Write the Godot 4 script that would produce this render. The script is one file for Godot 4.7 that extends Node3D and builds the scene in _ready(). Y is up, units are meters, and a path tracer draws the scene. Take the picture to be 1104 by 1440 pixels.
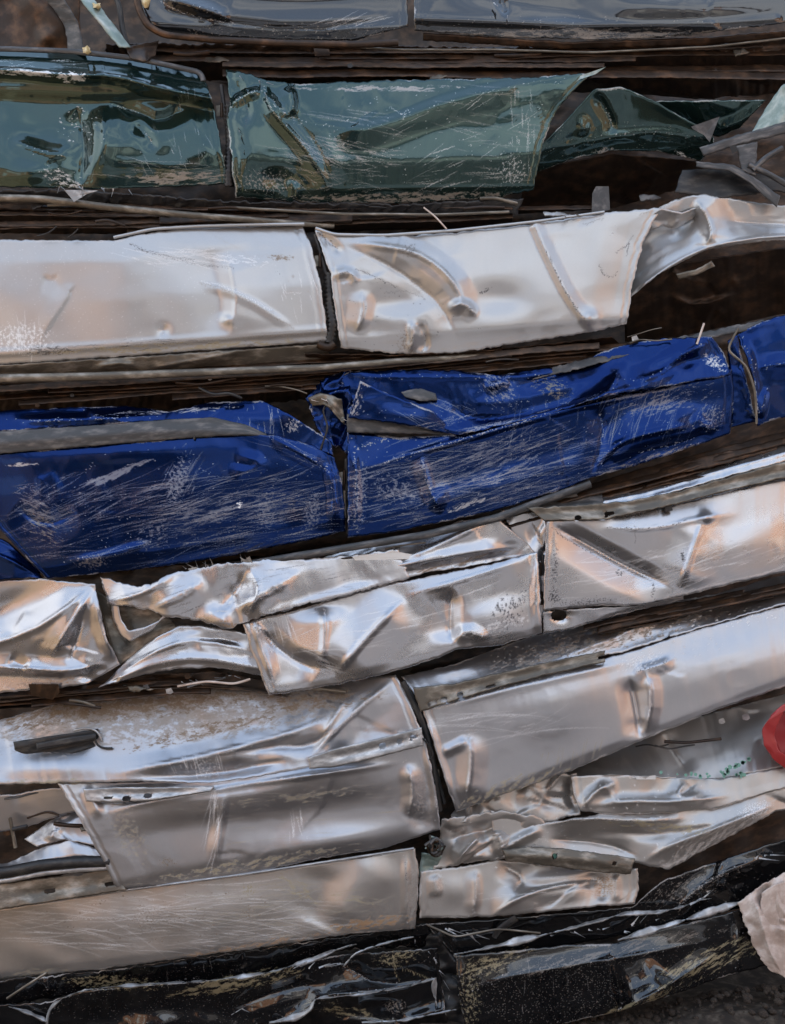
extends Node3D
# A stack of crushed cars seen straight on. Lengths in the layout tables are in
# "units" of 2.5 mm (400 to a metre): x to the right, y down, z towards the viewer.
const EYE := Vector3(0.0, 1.80, 3.2)
const DIST := 1280.0
var rng := RandomNumberGenerator.new()
var nz := FastNoiseLite.new()
var nz2 := FastNoiseLite.new()
var nz3 := FastNoiseLite.new()
var mats := {}

func at(x: float, y: float, z: float) -> Vector3:
	var s := (DIST - z) / (400.0 * DIST)
	return EYE + Vector3((x - 552.0) * s, (720.0 - y) * s, -(DIST - z) / 400.0)

# ------------------------------------------------------------------ nodes
func thing(called: String, label: String, category: String, group := "") -> Node3D:
	var o := Node3D.new()
	o.name = called
	add_child(o, true)
	o.set_meta("label", label)
	o.set_meta("category", category)
	if group != "":
		o.set_meta("group", group)
	return o

func commit(called: String, verts: PackedVector3Array, norms: PackedVector3Array, uvs: PackedVector2Array, idx: PackedInt32Array, m: Material, parent: Node) -> MeshInstance3D:
	var a := []
	a.resize(Mesh.ARRAY_MAX)
	a[Mesh.ARRAY_VERTEX] = verts
	a[Mesh.ARRAY_NORMAL] = norms
	a[Mesh.ARRAY_TEX_UV] = uvs
	a[Mesh.ARRAY_INDEX] = idx
	var am := ArrayMesh.new()
	am.add_surface_from_arrays(Mesh.PRIMITIVE_TRIANGLES, a)
	var o := MeshInstance3D.new()
	o.mesh = am
	o.material_override = m
	o.name = called
	parent.add_child(o, true)
	return o

# ------------------------------------------------------------------ polylines
func trip(f: Array) -> PackedVector3Array:
	var r := PackedVector3Array()
	for i in range(0, f.size() - 2, 3):
		r.append(Vector3(f[i], f[i + 1], f[i + 2]))
	return r

func sample(p: PackedVector3Array, n: int) -> PackedVector3Array:
	var l := PackedFloat32Array([0.0])
	for i in range(1, p.size()):
		l.append(l[i - 1] + Vector2(p[i].x - p[i - 1].x, p[i].y - p[i - 1].y).length() + 0.001)
	var r := PackedVector3Array()
	var k := 0
	var tot := l[l.size() - 1]
	for i in n + 1:
		var d := tot * i / n
		while k < p.size() - 2 and l[k + 1] < d:
			k += 1
		r.append(p[k].lerp(p[k + 1], clampf((d - l[k]) / (l[k + 1] - l[k]), 0.0, 1.0)))
	for pass_ in 3:
		var q := r.duplicate()
		for i in range(1, n):
			q[i] = r[i] * 0.5 + (r[i - 1] + r[i + 1]) * 0.25
		r = q
	return r

func jitter(p: PackedVector3Array, j: float, seed_: float, along_x: bool) -> PackedVector3Array:
	if j <= 0.0:
		return p
	var r := p.duplicate()
	var n := p.size() - 1
	for i in range(1, n):
		var e := minf(1.0, minf(i, n - i) / 3.0) * j
		var a := nz.get_noise_2d(p[i].x * 6.0 + seed_ * 31.0, p[i].y * 6.0) + 0.5 * nz.get_noise_2d(p[i].x * 19.0, p[i].y * 19.0 + seed_ * 17.0)
		if along_x:
			r[i].y += a * e
		else:
			r[i].x += a * e
	return r

func chaikin(p: PackedVector2Array) -> PackedVector2Array:
	if p.size() < 3:
		return p
	var r := PackedVector2Array([p[0]])
	for i in p.size() - 1:
		r.append(p[i].lerp(p[i + 1], 0.25))
		r.append(p[i].lerp(p[i + 1], 0.75))
	r.append(p[p.size() - 1])
	return r

# ------------------------------------------------------------------ relief
# ["R", [x,y,...], h, w, w2, taper]  crease along a line, w on the left side of travel, w2 on the right
# ["G", same]                         the same with a rounded top
# ["D", cx, cy, rx, ry, deg, h]       dent or bulge
# ["F", x1,y1,x2,y2, slope, soft, reach]  fold: the sheet bends along a line, right side of travel
func prep(fs: Array) -> Array:
	var out := []
	for f in fs:
		var k: String = f[0]
		if k == "R" or k == "G":
			var p := PackedVector2Array()
			var a: Array = f[1]
			for i in range(0, a.size(), 2):
				p.append(Vector2(a[i], a[i + 1]))
			p = chaikin(p)
			var h: float = f[2]
			var w: float = f[3]
			var w2: float = f[4] if f.size() > 4 else w
			var tp: int = f[5] if f.size() > 5 else 1
			var bb := Rect2(p[0], Vector2.ZERO)
			var ls := PackedFloat32Array([0.0])
			for i in range(1, p.size()):
				bb = bb.expand(p[i])
				ls.append(ls[i - 1] + p[i].distance_to(p[i - 1]))
			if k == "R" and absf(h) > 3.0 and maxf(w, w2) > 9.0:
				out.append({k = 0, g = false, p = p, ls = ls, h = h * 0.3, w = maxf(2.2, w * 0.16), w2 = maxf(2.2, w2 * 0.16), tp = tp, bb = bb.grow(maxf(w, w2) * 1.2)})
			bb = bb.grow(maxf(w, w2) * (3.2 if k == "R" else 2.3))
			out.append({k = 0, g = k == "G", p = p, ls = ls, h = h, w = w, w2 = w2, tp = tp, bb = bb})
		elif k == "D":
			var c := Vector2(f[1], f[2])
			var m: float = maxf(f[3], f[4]) * 2.4
			out.append({k = 1, c = c, rx = float(f[3]), ry = float(f[4]), cs = cos(deg_to_rad(f[5])), sn = sin(deg_to_rad(f[5])), h = float(f[6]), bb = Rect2(c - Vector2(m, m), Vector2(m, m) * 2.0)})
		elif k == "F":
			var a2 := Vector2(f[1], f[2])
			var dd := (Vector2(f[3], f[4]) - a2).normalized()
			out.append({k = 2, c = a2, nrm = Vector2(-dd.y, dd.x), s = float(f[5]), so = float(f[6]), re = float(f[7]), bb = Rect2(-3000, -3000, 8000, 8000)})
	return out

func relief(fs: Array, q: Vector2) -> float:
	var z := 0.0
	for f in fs:
		var bb: Rect2 = f.bb
		if not bb.has_point(q):
			continue
		var k: int = f.k
		if k == 0:
			var p: PackedVector2Array = f.p
			var ls: PackedFloat32Array = f.ls
			var bd := 1e9
			var side := 1.0
			var tt := 0.0
			for i in p.size() - 1:
				var a := p[i]
				var b := p[i + 1] - a
				var r := q - a
				var t := clampf(r.dot(b) / (b.length_squared() + 1e-6), 0.0, 1.0)
				var e := r - b * t
				var d := e.length_squared()
				if d < bd:
					bd = d
					side = b.x * r.y - b.y * r.x
					tt = ls[i] + t * (ls[i + 1] - ls[i])
			bd = sqrt(bd)
			var w: float = f.w2 if side > 0.0 else f.w
			var x := bd / w
			var v := 0.0
			if f.g:
				v = exp(-x * x)
			else:
				var xs := 1.0 - (sqrt(x * x + 0.006) - 0.077) / 1.55
				v = 0.5 * (xs + sqrt(xs * xs + 0.02)) - 0.005
			var tl: float = tt / ls[ls.size() - 1]
			var tp: int = f.tp
			if tp == 1:
				v *= smoothstep(0.0, 0.3, minf(tl, 1.0 - tl) + 0.02)
			elif tp == 2:
				v *= smoothstep(0.0, 0.6, 1.0 - tl)
			elif tp == 3:
				v *= smoothstep(0.0, 0.6, tl)
			z += f.h * v
		elif k == 1:
			var r2: Vector2 = q - f.c
			var xx: float = (r2.x * f.cs + r2.y * f.sn) / f.rx
			var yy: float = (-r2.x * f.sn + r2.y * f.cs) / f.ry
			z += f.h * exp(-xx * xx - yy * yy)
		else:
			var d2: float = (q - f.c).dot(f.nrm)
			var so: float = f.so
			var sp := 0.5 * (d2 + sqrt(d2 * d2 + so * so)) - 0.5 * so * exp(-absf(d2) / (so * 2.0)) * 0.5
			var re: float = f.re
			z += f.s * (re * (1.0 - exp(-sp / re)))
	return z

func holef(h: Array, x: float, y: float) -> float:
	var c := cos(deg_to_rad(h[4] if h.size() > 4 else 0.0))
	var s := sin(deg_to_rad(h[4] if h.size() > 4 else 0.0))
	var u: float = ((x - h[0]) * c + (y - h[1]) * s) / h[2]
	var v: float = (-(x - h[0]) * s + (y - h[1]) * c) / h[3]
	if h.size() > 5:
		return sqrt(u * u * u * u + v * v * v * v)
	return u * u + v * v

func inhole(hl: Array, p: Vector3) -> bool:
	for h in hl:
		if holef(h, p.x, p.y) < 1.0:
			return true
	return false

# A pressed, dented steel sheet between four traced edges, with its edges turned back.
var last_grid := []
var sheets := []       # painted sheets waiting for their car's wear map
func pan(parent: Node, called: String, m: Material, d: Dictionary) -> MeshInstance3D:
	var step: float = d.get("s", 2.8)
	var sk: float = d.get("sk", 12.0)
	var t := trip(d.t)
	var b := trip(d.b)
	var l := PackedVector3Array([t[0]])
	l.append_array(trip(d.get("l", [])))
	l.append(b[0])
	var r := PackedVector3Array([t[t.size() - 1]])
	r.append_array(trip(d.get("r", [])))
	r.append(b[b.size() - 1])
	var bw := 0.0
	for i in range(1, t.size()):
		bw += t[i].distance_to(t[i - 1])
	var bh := 0.0
	for i in range(1, l.size()):
		bh += l[i].distance_to(l[i - 1])
	var bh2 := 0.0
	for i in range(1, r.size()):
		bh2 += r[i].distance_to(r[i - 1])
	var nu := clampi(int(bw / step), 3, 560)
	var nv := clampi(int(maxf(bh, bh2) / step), 3, 220)
	var sd: float = d.get("seed", float(called.hash() % 97) + t[0].x * 0.37 + t[0].y)
	var j: float = d.get("j", 1.2)
	var T := jitter(sample(t, nu), j, sd, true)
	var B := jitter(sample(b, nu), j, sd + 3.0, true)
	var L := jitter(sample(l, nv), j, sd + 5.0, false)
	var R := jitter(sample(r, nv), j, sd + 7.0, false)
	var fl: Array = d.get("f", []).duplicate()
	var cr: int = d.get("c", 0)
	if cr > 0:
		rng.seed = int(sd * 77.0) + 5
		var bb := Rect2(T[0].x, T[0].y, 1, 1)
		for p in [T, B, L, R]:
			for v in p:
				bb = bb.expand(Vector2(v.x, v.y))
		var prev := Vector2.ZERO
		var pan_ := 0.0
		for i in cr:
			var c0 := bb.position + bb.size * Vector2(rng.randf(), rng.randf())
			var an := rng.randf_range(-0.6, 0.6) if rng.randf() < 0.55 else rng.randf_range(0.0, PI)
			if i > 0 and rng.randf() < 0.6 and bb.has_point(prev):
				c0 = prev
				an = pan_ + (1.0 if rng.randf() < 0.5 else -1.0) * rng.randf_range(0.35, 1.1)
			var ln := rng.randf_range(22.0, 95.0)
			var dv := Vector2(cos(an), sin(an)) * ln
			var c1 := c0 + dv * 0.5 + Vector2(rng.randf_range(-6, 6), rng.randf_range(-6, 6))
			var c2 := c0 + dv
			prev = c1 if rng.randf() < 0.4 else c2
			pan_ = an
			fl.append(["R", [c0.x, c0.y, c1.x, c1.y, c2.x, c2.y], rng.randf_range(-1.0, 1.0) * float(d.get("ch", 3.0)), rng.randf_range(2.2, 4.0), rng.randf_range(8.0, 26.0), 2 if rng.randf() < 0.5 else 1])
	var fs := prep(fl)
	var na: float = d.get("n", 2.0)
	var nf: float = d.get("nf", 1.0)
	var rd: float = d.get("rd", 0.5)
	var hem: bool = d.has("a") and called.ends_with("door")
	var nstr: float = d.get("nx", 1.0)
	var hl: Array = d.get("holes", [])
	var dz: float = d.get("dz", 0.0)
	var X := 3
	var W := nu + 1 + 2 * X
	var H := nv + 1 + 2 * X
	var q := PackedVector3Array()
	q.resize(W * H)
	var p00 := T[0]
	var p10 := T[nu]
	var p01 := B[0]
	var p11 := B[nu]
	for jv in nv + 1:
		var v := float(jv) / nv
		for iu in nu + 1:
			var u := float(iu) / nu
			var p := T[iu] * (1.0 - v) + B[iu] * v + L[jv] * (1.0 - u) + R[jv] * u - (p00 * (1.0 - u) + p10 * u) * (1.0 - v) - (p01 * (1.0 - u) + p11 * u) * v
			var pz := relief(fs, Vector2(p.x, p.y))
			if na > 0.0:
				pz += na * (nz3.get_noise_2d(p.x * nf * nstr + sd * 9.0, p.y * nf) * 0.8 + nz3.get_noise_2d(p.x * nf * nstr * 3.1, p.y * nf * 3.1 + sd * 9.0) * 0.07)
			if hem:
				var eu := minf(u, 1.0 - u) * bw - 8.0
				pz -= 1.3 * exp(-eu * eu / 3.5)
			if rd > 0.0:
				var mk := smoothstep(-0.05, 0.4, nz3.get_noise_2d(p.x * 0.7 + 500.0, p.y * 0.7 + sd * 3.0))
				if mk > 0.0:
					var w1 := p.x + 20.0 * nz3.get_noise_2d(p.x * 1.5, p.y * 1.5 + 90.0)
					pz -= rd * mk * (absf(nz3.get_noise_2d(w1 * 1.1 + sd * 5.0, p.y * 1.7)) * 5.0 + absf(nz3.get_noise_2d(p.x * 2.7, w1 * 0.4 + p.y * 2.4 + sd)) * 1.6)
			p.z += pz + dz
			q[(jv + X) * W + iu + X] = p
	for h in hl:
		for i in W * H:
			var f := holef(h, q[i].x, q[i].y)
			if f > 0.3 and f < 2.4:
				var rr := step * 0.75 / minf(h[2], h[3])
				if absf(sqrt(f) - 1.0) < rr:
					var g := 1.0 / sqrt(f)
					q[i].x = h[0] + (q[i].x - h[0]) * g
					q[i].y = h[1] + (q[i].y - h[1]) * g
					q[i].z -= 0.6
	var oz := [1.6, sk * 0.45, sk]
	var on := [1.2, 0.7, -1.5]
	for jv in nv + 1:
		var row := (jv + X) * W
		var e := q[row + X]
		var n2 := (Vector2(e.x, e.y) - Vector2(q[row + X + 1].x, q[row + X + 1].y)).normalized()
		var e2 := q[row + X + nu]
		var n3 := (Vector2(e2.x, e2.y) - Vector2(q[row + X + nu - 1].x, q[row + X + nu - 1].y)).normalized()
		for k in 3:
			q[row + X - 1 - k] = e + Vector3(n2.x * on[k], n2.y * on[k], -oz[k])
			q[row + X + nu + 1 + k] = e2 + Vector3(n3.x * on[k], n3.y * on[k], -oz[k])
	for iu in W:
		var e3 := q[X * W + iu]
		var f3 := q[(X + 1) * W + iu]
		var n4 := (Vector2(e3.x, e3.y) - Vector2(f3.x, f3.y)).normalized()
		var e4 := q[(X + nv) * W + iu]
		var f4 := q[(X + nv - 1) * W + iu]
		var n5 := (Vector2(e4.x, e4.y) - Vector2(f4.x, f4.y)).normalized()
		for k in 3:
			q[(X - 1 - k) * W + iu] = e3 + Vector3(n4.x * on[k], n4.y * on[k], -oz[k])
			q[(X + nv + 1 + k) * W + iu] = e4 + Vector3(n5.x * on[k], n5.y * on[k], -oz[k])
	last_grid = [q, W, H]
	var vs := PackedVector3Array()
	vs.resize(W * H)
	for i in W * H:
		vs[i] = at(q[i].x, q[i].y, q[i].z)
	# the sheet's own layout: evenly along its two directions, sized by its length in the middle
	var lu := 0.0
	var lv := 0.0
	for i in W - 1:
		lu += vs[(H / 2) * W + i].distance_to(vs[(H / 2) * W + i + 1])
	for i in H - 1:
		lv += vs[i * W + W / 2].distance_to(vs[(i + 1) * W + W / 2])
	var us := PackedVector2Array()
	us.resize(W * H)
	for y in H:
		for x in W:
			us[y * W + x] = Vector2(lu * x / (W - 1), lv * y / (H - 1))
	var ns := PackedVector3Array()
	ns.resize(W * H)
	var ix := PackedInt32Array()
	ix.resize((W - 1) * (H - 1) * 6)
	var ii := 0
	for y in H:
		for x in W:
			var c := y * W + x
			var dx := vs[c + (1 if x < W - 1 else 0)] - vs[c - (1 if x > 0 else 0)]
			var dy := vs[c - (W if y > 0 else 0)] - vs[c + (W if y < H - 1 else 0)]
			ns[c] = dx.cross(dy).normalized()
			if x < W - 1 and y < H - 1:
				if hl.size() > 0 and inhole(hl, (q[c] + q[c + W + 1]) * 0.5):
					continue
				ix[ii] = c
				ix[ii + 1] = c + 1
				ix[ii + 2] = c + W
				ix[ii + 3] = c + 1
				ix[ii + 4] = c + W + 1
				ix[ii + 5] = c + W
				ii += 6
	ix.resize(ii)
	if d.has("a"):
		var o := MeshInstance3D.new()
		o.material_override = m
		o.name = called
		parent.add_child(o, true)
		sheets.append({o = o, q = q, W = W, H = H, lu = lu, lv = lv, vs = vs, ns = ns, us = us, ix = ix, fl = fl})
		return o
	return commit(called, vs, ns, us, ix, m, parent)

# depth of the sheet built last, at a point of its layout
func zon(x: float, y: float) -> float:
	var q: PackedVector3Array = last_grid[0]
	var W: int = last_grid[1]
	var H: int = last_grid[2]
	var bd := 1e9
	var z := 0.0
	for r in range(3, H - 3):
		for c in range(3, W - 3):
			var p := q[r * W + c]
			var e := (p.x - x) * (p.x - x) + (p.y - y) * (p.y - y)
			if e < bd:
				bd = e
				z = p.z
	return z

# A bar, hose, seal or rod swept along a line; rad may change along it, flat squeezes it front to back
func bar(parent: Node, called: String, m: Material, pts: Array, rad, flat := 1.0, sides := 8, rib := 0.0, torn := 0.0) -> MeshInstance3D:
	var p := trip(pts)
	var ln := 0.0
	for i in range(1, p.size()):
		ln += p[i].distance_to(p[i - 1])
	var n := clampi(int(ln / (1.5 if rib > 0.0 else (2.4 if torn > 0.0 else 5.0))), 3, 240)
	var s := sample(p, n)
	var vs := PackedVector3Array()
	var ns := PackedVector3Array()
	var us := PackedVector2Array()
	var ix := PackedInt32Array()
	for i in n + 1:
		var a := at(s[i].x, s[i].y, s[i].z)
		var f := (at(s[mini(i + 1, n)].x, s[mini(i + 1, n)].y, s[mini(i + 1, n)].z) - at(s[maxi(i - 1, 0)].x, s[maxi(i - 1, 0)].y, s[maxi(i - 1, 0)].z)).normalized()
		var sd := f.cross(Vector3(0, 0, 1))
		if sd.length() < 0.05:
			sd = Vector3(1, 0, 0)
		sd = sd.normalized()
		var up := sd.cross(f).normalized()
		var t := float(i) / n
		var r: float = (lerpf(rad[0], rad[1], t) if rad is Array else float(rad)) / 400.0
		if torn > 0.0:
			r *= clampf(0.7 + torn * 2.0 * nz2.get_noise_2d(s[i].x * 1.1, s[i].y * 1.1 + 50.0), 0.1, 1.6)
			a += sd * torn * 3.0 * nz2.get_noise_2d(s[i].x * 0.9 + 70.0, s[i].y * 0.9) / 400.0
		if rib > 0.0:
			r *= 1.0 + rib * (1.0 if (i % 4) < 2 else -1.0)
		for k in sides + 1:
			var an := TAU * k / sides
			var o := sd * cos(an) + up * sin(an) * flat
			vs.append(a + o * r)
			ns.append((sd * cos(an) * flat + up * sin(an)).normalized())
			us.append(Vector2(t * ln / 400.0, float(k) / sides * 0.1))
	var w := sides + 1
	for i in n:
		for k in sides:
			var c := i * w + k
			ix.append_array([c, c + 1, c + w, c + 1, c + w + 1, c + w])
	for e in 2:
		var base := (0 if e == 0 else n * w)
		var c0 := vs.size()
		var cen := Vector3.ZERO
		for k in sides:
			cen += vs[base + k] / sides
		vs.append(cen)
		ns.append(Vector3(0, 0, 1))
		us.append(Vector2.ZERO)
		for k in sides:
			ix.append_array([c0, base + k, base + k + 1])
	return commit(called, vs, ns, us, ix, m, parent)

# the same material without texture coordinates, for small cut pieces
var solids := {}
func solid(m: StandardMaterial3D) -> StandardMaterial3D:
	if m.albedo_texture == null:
		return m
	if not solids.has(m):
		var d: StandardMaterial3D = m.duplicate()
		d.uv1_triplanar = true
		d.uv1_scale = Vector3(2, 2, 2)
		solids[m] = d
	return solids[m]

# A thin plate of any outline, bent gently, with real thickness
func plate(parent: Node, called: String, m: Material, xy: Array, z, thick := 2.0, bend := 0.0, sd := 0.0) -> MeshInstance3D:
	var p := PackedVector2Array()
	for i in range(0, xy.size(), 2):
		p.append(Vector2(xy[i], xy[i + 1]))
	if Geometry2D.is_polygon_clockwise(p):
		p.reverse()
	var tri := Geometry2D.triangulate_polygon(p)
	var st := SurfaceTool.new()
	st.begin(Mesh.PRIMITIVE_TRIANGLES)
	st.set_smooth_group(-1)
	var c := Vector2.ZERO
	for v in p:
		c += v / p.size()
	var zf := func(v: Vector2) -> float:
		var zz: float = z if not (z is Array) else float(z[0]) + (v.x - c.x) * float(z[1]) + (v.y - c.y) * float(z[2])
		return zz + bend * (nz.get_noise_2d(v.x * 4.0 + sd, v.y * 4.0) + ((v - c).length() / 40.0))
	for i in range(0, tri.size(), 3):
		for k in [0, 1, 2]:
			var v := p[tri[i + k]]
			st.add_vertex(at(v.x, v.y, zf.call(v)))
		for k in [0, 2, 1]:
			var v := p[tri[i + k]]
			st.add_vertex(at(v.x, v.y, zf.call(v) - thick))
	for i in p.size():
		var a := p[i]
		var b := p[(i + 1) % p.size()]
		var a0 := at(a.x, a.y, zf.call(a))
		var a1 := at(a.x, a.y, zf.call(a) - thick)
		var b0 := at(b.x, b.y, zf.call(b))
		var b1 := at(b.x, b.y, zf.call(b) - thick)
		for v in [a0, b0, a1, b0, b1, a1]:
			st.add_vertex(v)
	st.generate_normals()
	var o := MeshInstance3D.new()
	o.mesh = st.commit()
	o.material_override = solid(m)
	o.name = called
	parent.add_child(o, true)
	return o

# a strip of bare steel where a sheet tore, ragged on both sides
func torn(parent: Node, m: Material, pts: Array, w0: float, w1: float) -> void:
	var p := sample(trip(pts), maxi(10, pts.size() * 2))
	var up := []
	var dn := []
	var n := p.size()
	for i in n:
		var t := float(i) / (n - 1)
		var d := (p[mini(i + 1, n - 1)] - p[maxi(i - 1, 0)])
		var nn := Vector2(-d.y, d.x).normalized()
		var w := lerpf(w0, w1, t) * clampf(0.4 + 2.2 * nz2.get_noise_2d(p[i].x * 0.3, p[i].y * 0.3 + 31.0), 0.06, 1.4) * 0.42 * clampf(minf(t, 1.0 - t) * 7.0, 0.15, 1.0)
		up.append_array([p[i].x - nn.x * w, p[i].y - nn.y * w, p[i].z - 2.0])
		dn.append_array([p[i].x + nn.x * w, p[i].y + nn.y * w, p[i].z + 2.0])
	pan(parent, "torn_edge", m, {t = up, b = dn, n = 1.0, nf = 3.0, j = 0.9, sk = 3.0, s = 1.8, rd = 0.0})

# torn slivers of sheet along a line
func slivers(parent: Node, called: String, m: Material, pts: Array, n: int, size: float, up: float, sd: int) -> void:
	rng.seed = sd
	var s := sample(trip(pts), 60)
	var st := SurfaceTool.new()
	st.begin(Mesh.PRIMITIVE_TRIANGLES)
	st.set_smooth_group(-1)
	for i in (n * 2) / 3:
		var c := s[rng.randi_range(0, 60)]
		var an := up + rng.randf_range(-0.6, 0.6)
		var ln := size * rng.randf_range(0.3, 1.5)
		var w := size * rng.randf_range(0.03, 0.12)
		var dv := Vector2(cos(an), sin(an))
		var pv := Vector2(-dv.y, dv.x)
		var curl := rng.randf_range(2.0, 8.0)
		var prev := []
		for k in 4:
			var t := k / 3.0
			var o := Vector2(c.x, c.y) + dv * ln * t + pv * sin(t * 2.0 + i) * w * 0.6
			var ww := w * (1.0 - t * 0.85) * rng.randf_range(0.7, 1.2)
			var zz := c.z + curl * t * t + rng.randf_range(-0.6, 0.6)
			var cur := [at(o.x - pv.x * ww, o.y - pv.y * ww, zz), at(o.x + pv.x * ww, o.y + pv.y * ww, zz + 1.5), at(o.x, o.y, zz - 1.5)]
			if k > 0:
				for e in 3:
					var f := (e + 1) % 3
					for v in [prev[e], cur[e], prev[f], prev[f], cur[e], cur[f]]:
						st.add_vertex(v)
			prev = cur
	st.generate_normals()
	var o2 := MeshInstance3D.new()
	o2.mesh = st.commit()
	o2.material_override = solid(m)
	o2.name = called
	o2.set_meta("kind", "stuff")
	parent.add_child(o2, true)

# the flattened body behind the outer panels: a long crumpled slab
func core(parent: Node, ya: Array, yb: Array, zf: float, m: Material, sd: float) -> void:
	var n := 110
	var T := sample(trip(ya), n)
	var B := sample(trip(yb), n)
	for i in n + 1:
		T[i].y -= 22.0
		B[i].y += 22.0
	var sc := (DIST - zf) / DIST
	var prof := []
	for k in 15:
		prof.append([k / 14.0, zf])
	for k in range(1, 9):
		prof.append([1.0, lerpf(zf, -620.0, k / 8.0)])
	for k in range(1, 5):
		prof.append([1.0 - k / 4.0, -620.0])
	for k in range(1, 9):
		prof.append([0.0, lerpf(-620.0, zf, k / 8.0)])
	var vs := PackedVector3Array()
	var us := PackedVector2Array()
	var W := prof.size()
	for i in n + 1:
		for k in W:
			var v: float = prof[k][0]
			var p := T[i].lerp(B[i], v)
			var z: float = prof[k][1]
			var ar := 16.0 * nz.get_noise_3d(p.x * 1.3 + sd, p.y * 7.0, z * 0.5) + 9.0 * nz2.get_noise_3d(p.x * 2.0, p.y * 4.0 + sd, z)
			if z > -600.0 or v > 0.0:
				z += ar
			vs.append(EYE + Vector3((p.x - 552.0) * sc / 400.0, ((720.0 - p.y) * sc + (6.0 * nz.get_noise_2d(p.x * 3.0, z * 2.0 + sd) if k > 13 else 0.0)) / 400.0, -(DIST - z) / 400.0))
			us.append(Vector2(i * 0.0387, k * 0.07))
	var ns := PackedVector3Array()
	var ix := PackedInt32Array()
	for i in n + 1:
		for k in W:
			var c := i * W + k
			var dx := vs[mini(i + 1, n) * W + k] - vs[maxi(i - 1, 0) * W + k]
			var dy := vs[i * W + maxi(k - 1, 0)] - vs[i * W + mini(k + 1, W - 1)]
			ns.append(dx.cross(dy).normalized())
			if i < n and k < W - 1:
				ix.append_array([c, c + W, c + 1, c + 1, c + W, c + W + 1])
	for e in 2:
		var base := (0 if e == 0 else n * W)
		var c0 := vs.size()
		var cen := Vector3.ZERO
		for k in W:
			cen += vs[base + k] / W
		vs.append(cen)
		ns.append(Vector3(-1 if e == 0 else 1, 0, 0))
		us.append(Vector2.ZERO)
		for k in W - 1:
			ix.append_array([c0, base + k, base + k + 1])
	commit("crushed_body", vs, ns, us, ix, m, parent)

# thin crushed layers showing edge-on in a gap between two cars
func layers(parent: Node, a: Array, b: Array, n: int, sd: int) -> void:
	rng.seed = sd
	var T := sample(trip(a), 24)
	var B := sample(trip(b), 24)
	for i in n:
		var v := (i + 0.5) / n
		var s0 := rng.randi_range(0, 9)
		var s1 := rng.randi_range(14, 24)
		var th := rng.randf_range(3.0, 9.0)
		var z0 := rng.randf_range(-34.0, -14.0)
		var up := []
		var dn := []
		for k in range(s0, s1 + 1, 2):
			var p := T[k].lerp(B[k], v)
			var o := rng.randf_range(-2.0, 2.0)
			up.append_array([p.x, p.y + o - th * 0.5, z0 - 6.0])
			dn.append_array([p.x, p.y + o + th * 0.5, z0 + rng.randf_range(-3.0, 3.0)])
		pan(parent, "floor_layer", [mats.rustdark, mats.rust, mats.underbody, mats.rustdark, mats.rust][rng.randi_range(0, 4)], {t = up, b = dn, n = 3.0, c = 3, ch = 3.0, j = 0.8, sk = 16, s = 3.0, rd = 0.0})

# bits caught in a gap: wires, bent pipes, trim shards, clips
func debris(parent: Node, a: Array, b: Array, n: int, sd: int) -> void:
	rng.seed = sd
	var T := sample(trip(a), 40)
	var B := sample(trip(b), 40)
	for i in n:
		var k := rng.randi_range(0, 40)
		var p := T[k].lerp(B[k], rng.randf())
		var z := rng.randf_range(-34.0, -10.0)
		var kind := rng.randi_range(0, 3)
		if kind == 0:
			var q := []
			var x := p.x
			var y := p.y
			for e in 4:
				q.append_array([x, y, z + rng.randf_range(-4, 6)])
				x += rng.randf_range(8, 26)
				y += rng.randf_range(-7, 7)
			bar(parent, "wire", [mats.black, mats.rail, mats.rust, mats.greyplastic][rng.randi_range(0, 3)], q, rng.randf_range(0.7, 1.6), 1.0, 6)
		elif kind == 1:
			var l := rng.randf_range(20, 60)
			var w := rng.randf_range(3, 8)
			var t := rng.randf_range(-0.15, 0.15)
			pan(parent, "trim_shard", [mats.greyplastic, mats.bare, mats.rail, mats.black][rng.randi_range(0, 3)], {t = [p.x, p.y, z, p.x + l * 0.5, p.y + l * 0.5 * t - w * 0.4, z + 4, p.x + l, p.y + l * t, z], b = [p.x + 2, p.y + w, z + 3, p.x + l * 0.5, p.y + l * 0.5 * t + w * 0.6, z + 6, p.x + l - 4, p.y + l * t + w * 0.3, z + 2], n = 2.0, nf = 4.0, sk = 3.0, s = 2.2, j = 2.5, rd = 0.0})
		elif kind == 2:
			var l := rng.randf_range(30, 90)
			bar(parent, "pipe", [mats.rust, mats.rail, mats.rustdark][rng.randi_range(0, 2)], [p.x, p.y, z, p.x + l * 0.4, p.y + rng.randf_range(-3, 3), z + 4, p.x + l, p.y + rng.randf_range(-8, 8), z - 4], rng.randf_range(1.6, 3.4))
		else:
			var s := rng.randf_range(2.5, 6.0)
			plate(parent, "clip", [mats.black, mats.greyplastic, mats.rust, mats.bare][rng.randi_range(0, 3)], [p.x - s, p.y - s * 0.6, p.x + s * 0.4, p.y - s, p.x + s, p.y + s * 0.2, p.x + s * 0.2, p.y + s * 0.7, p.x - s * 0.8, p.y + s * 0.5], z + 4.0, 3.0)

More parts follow.
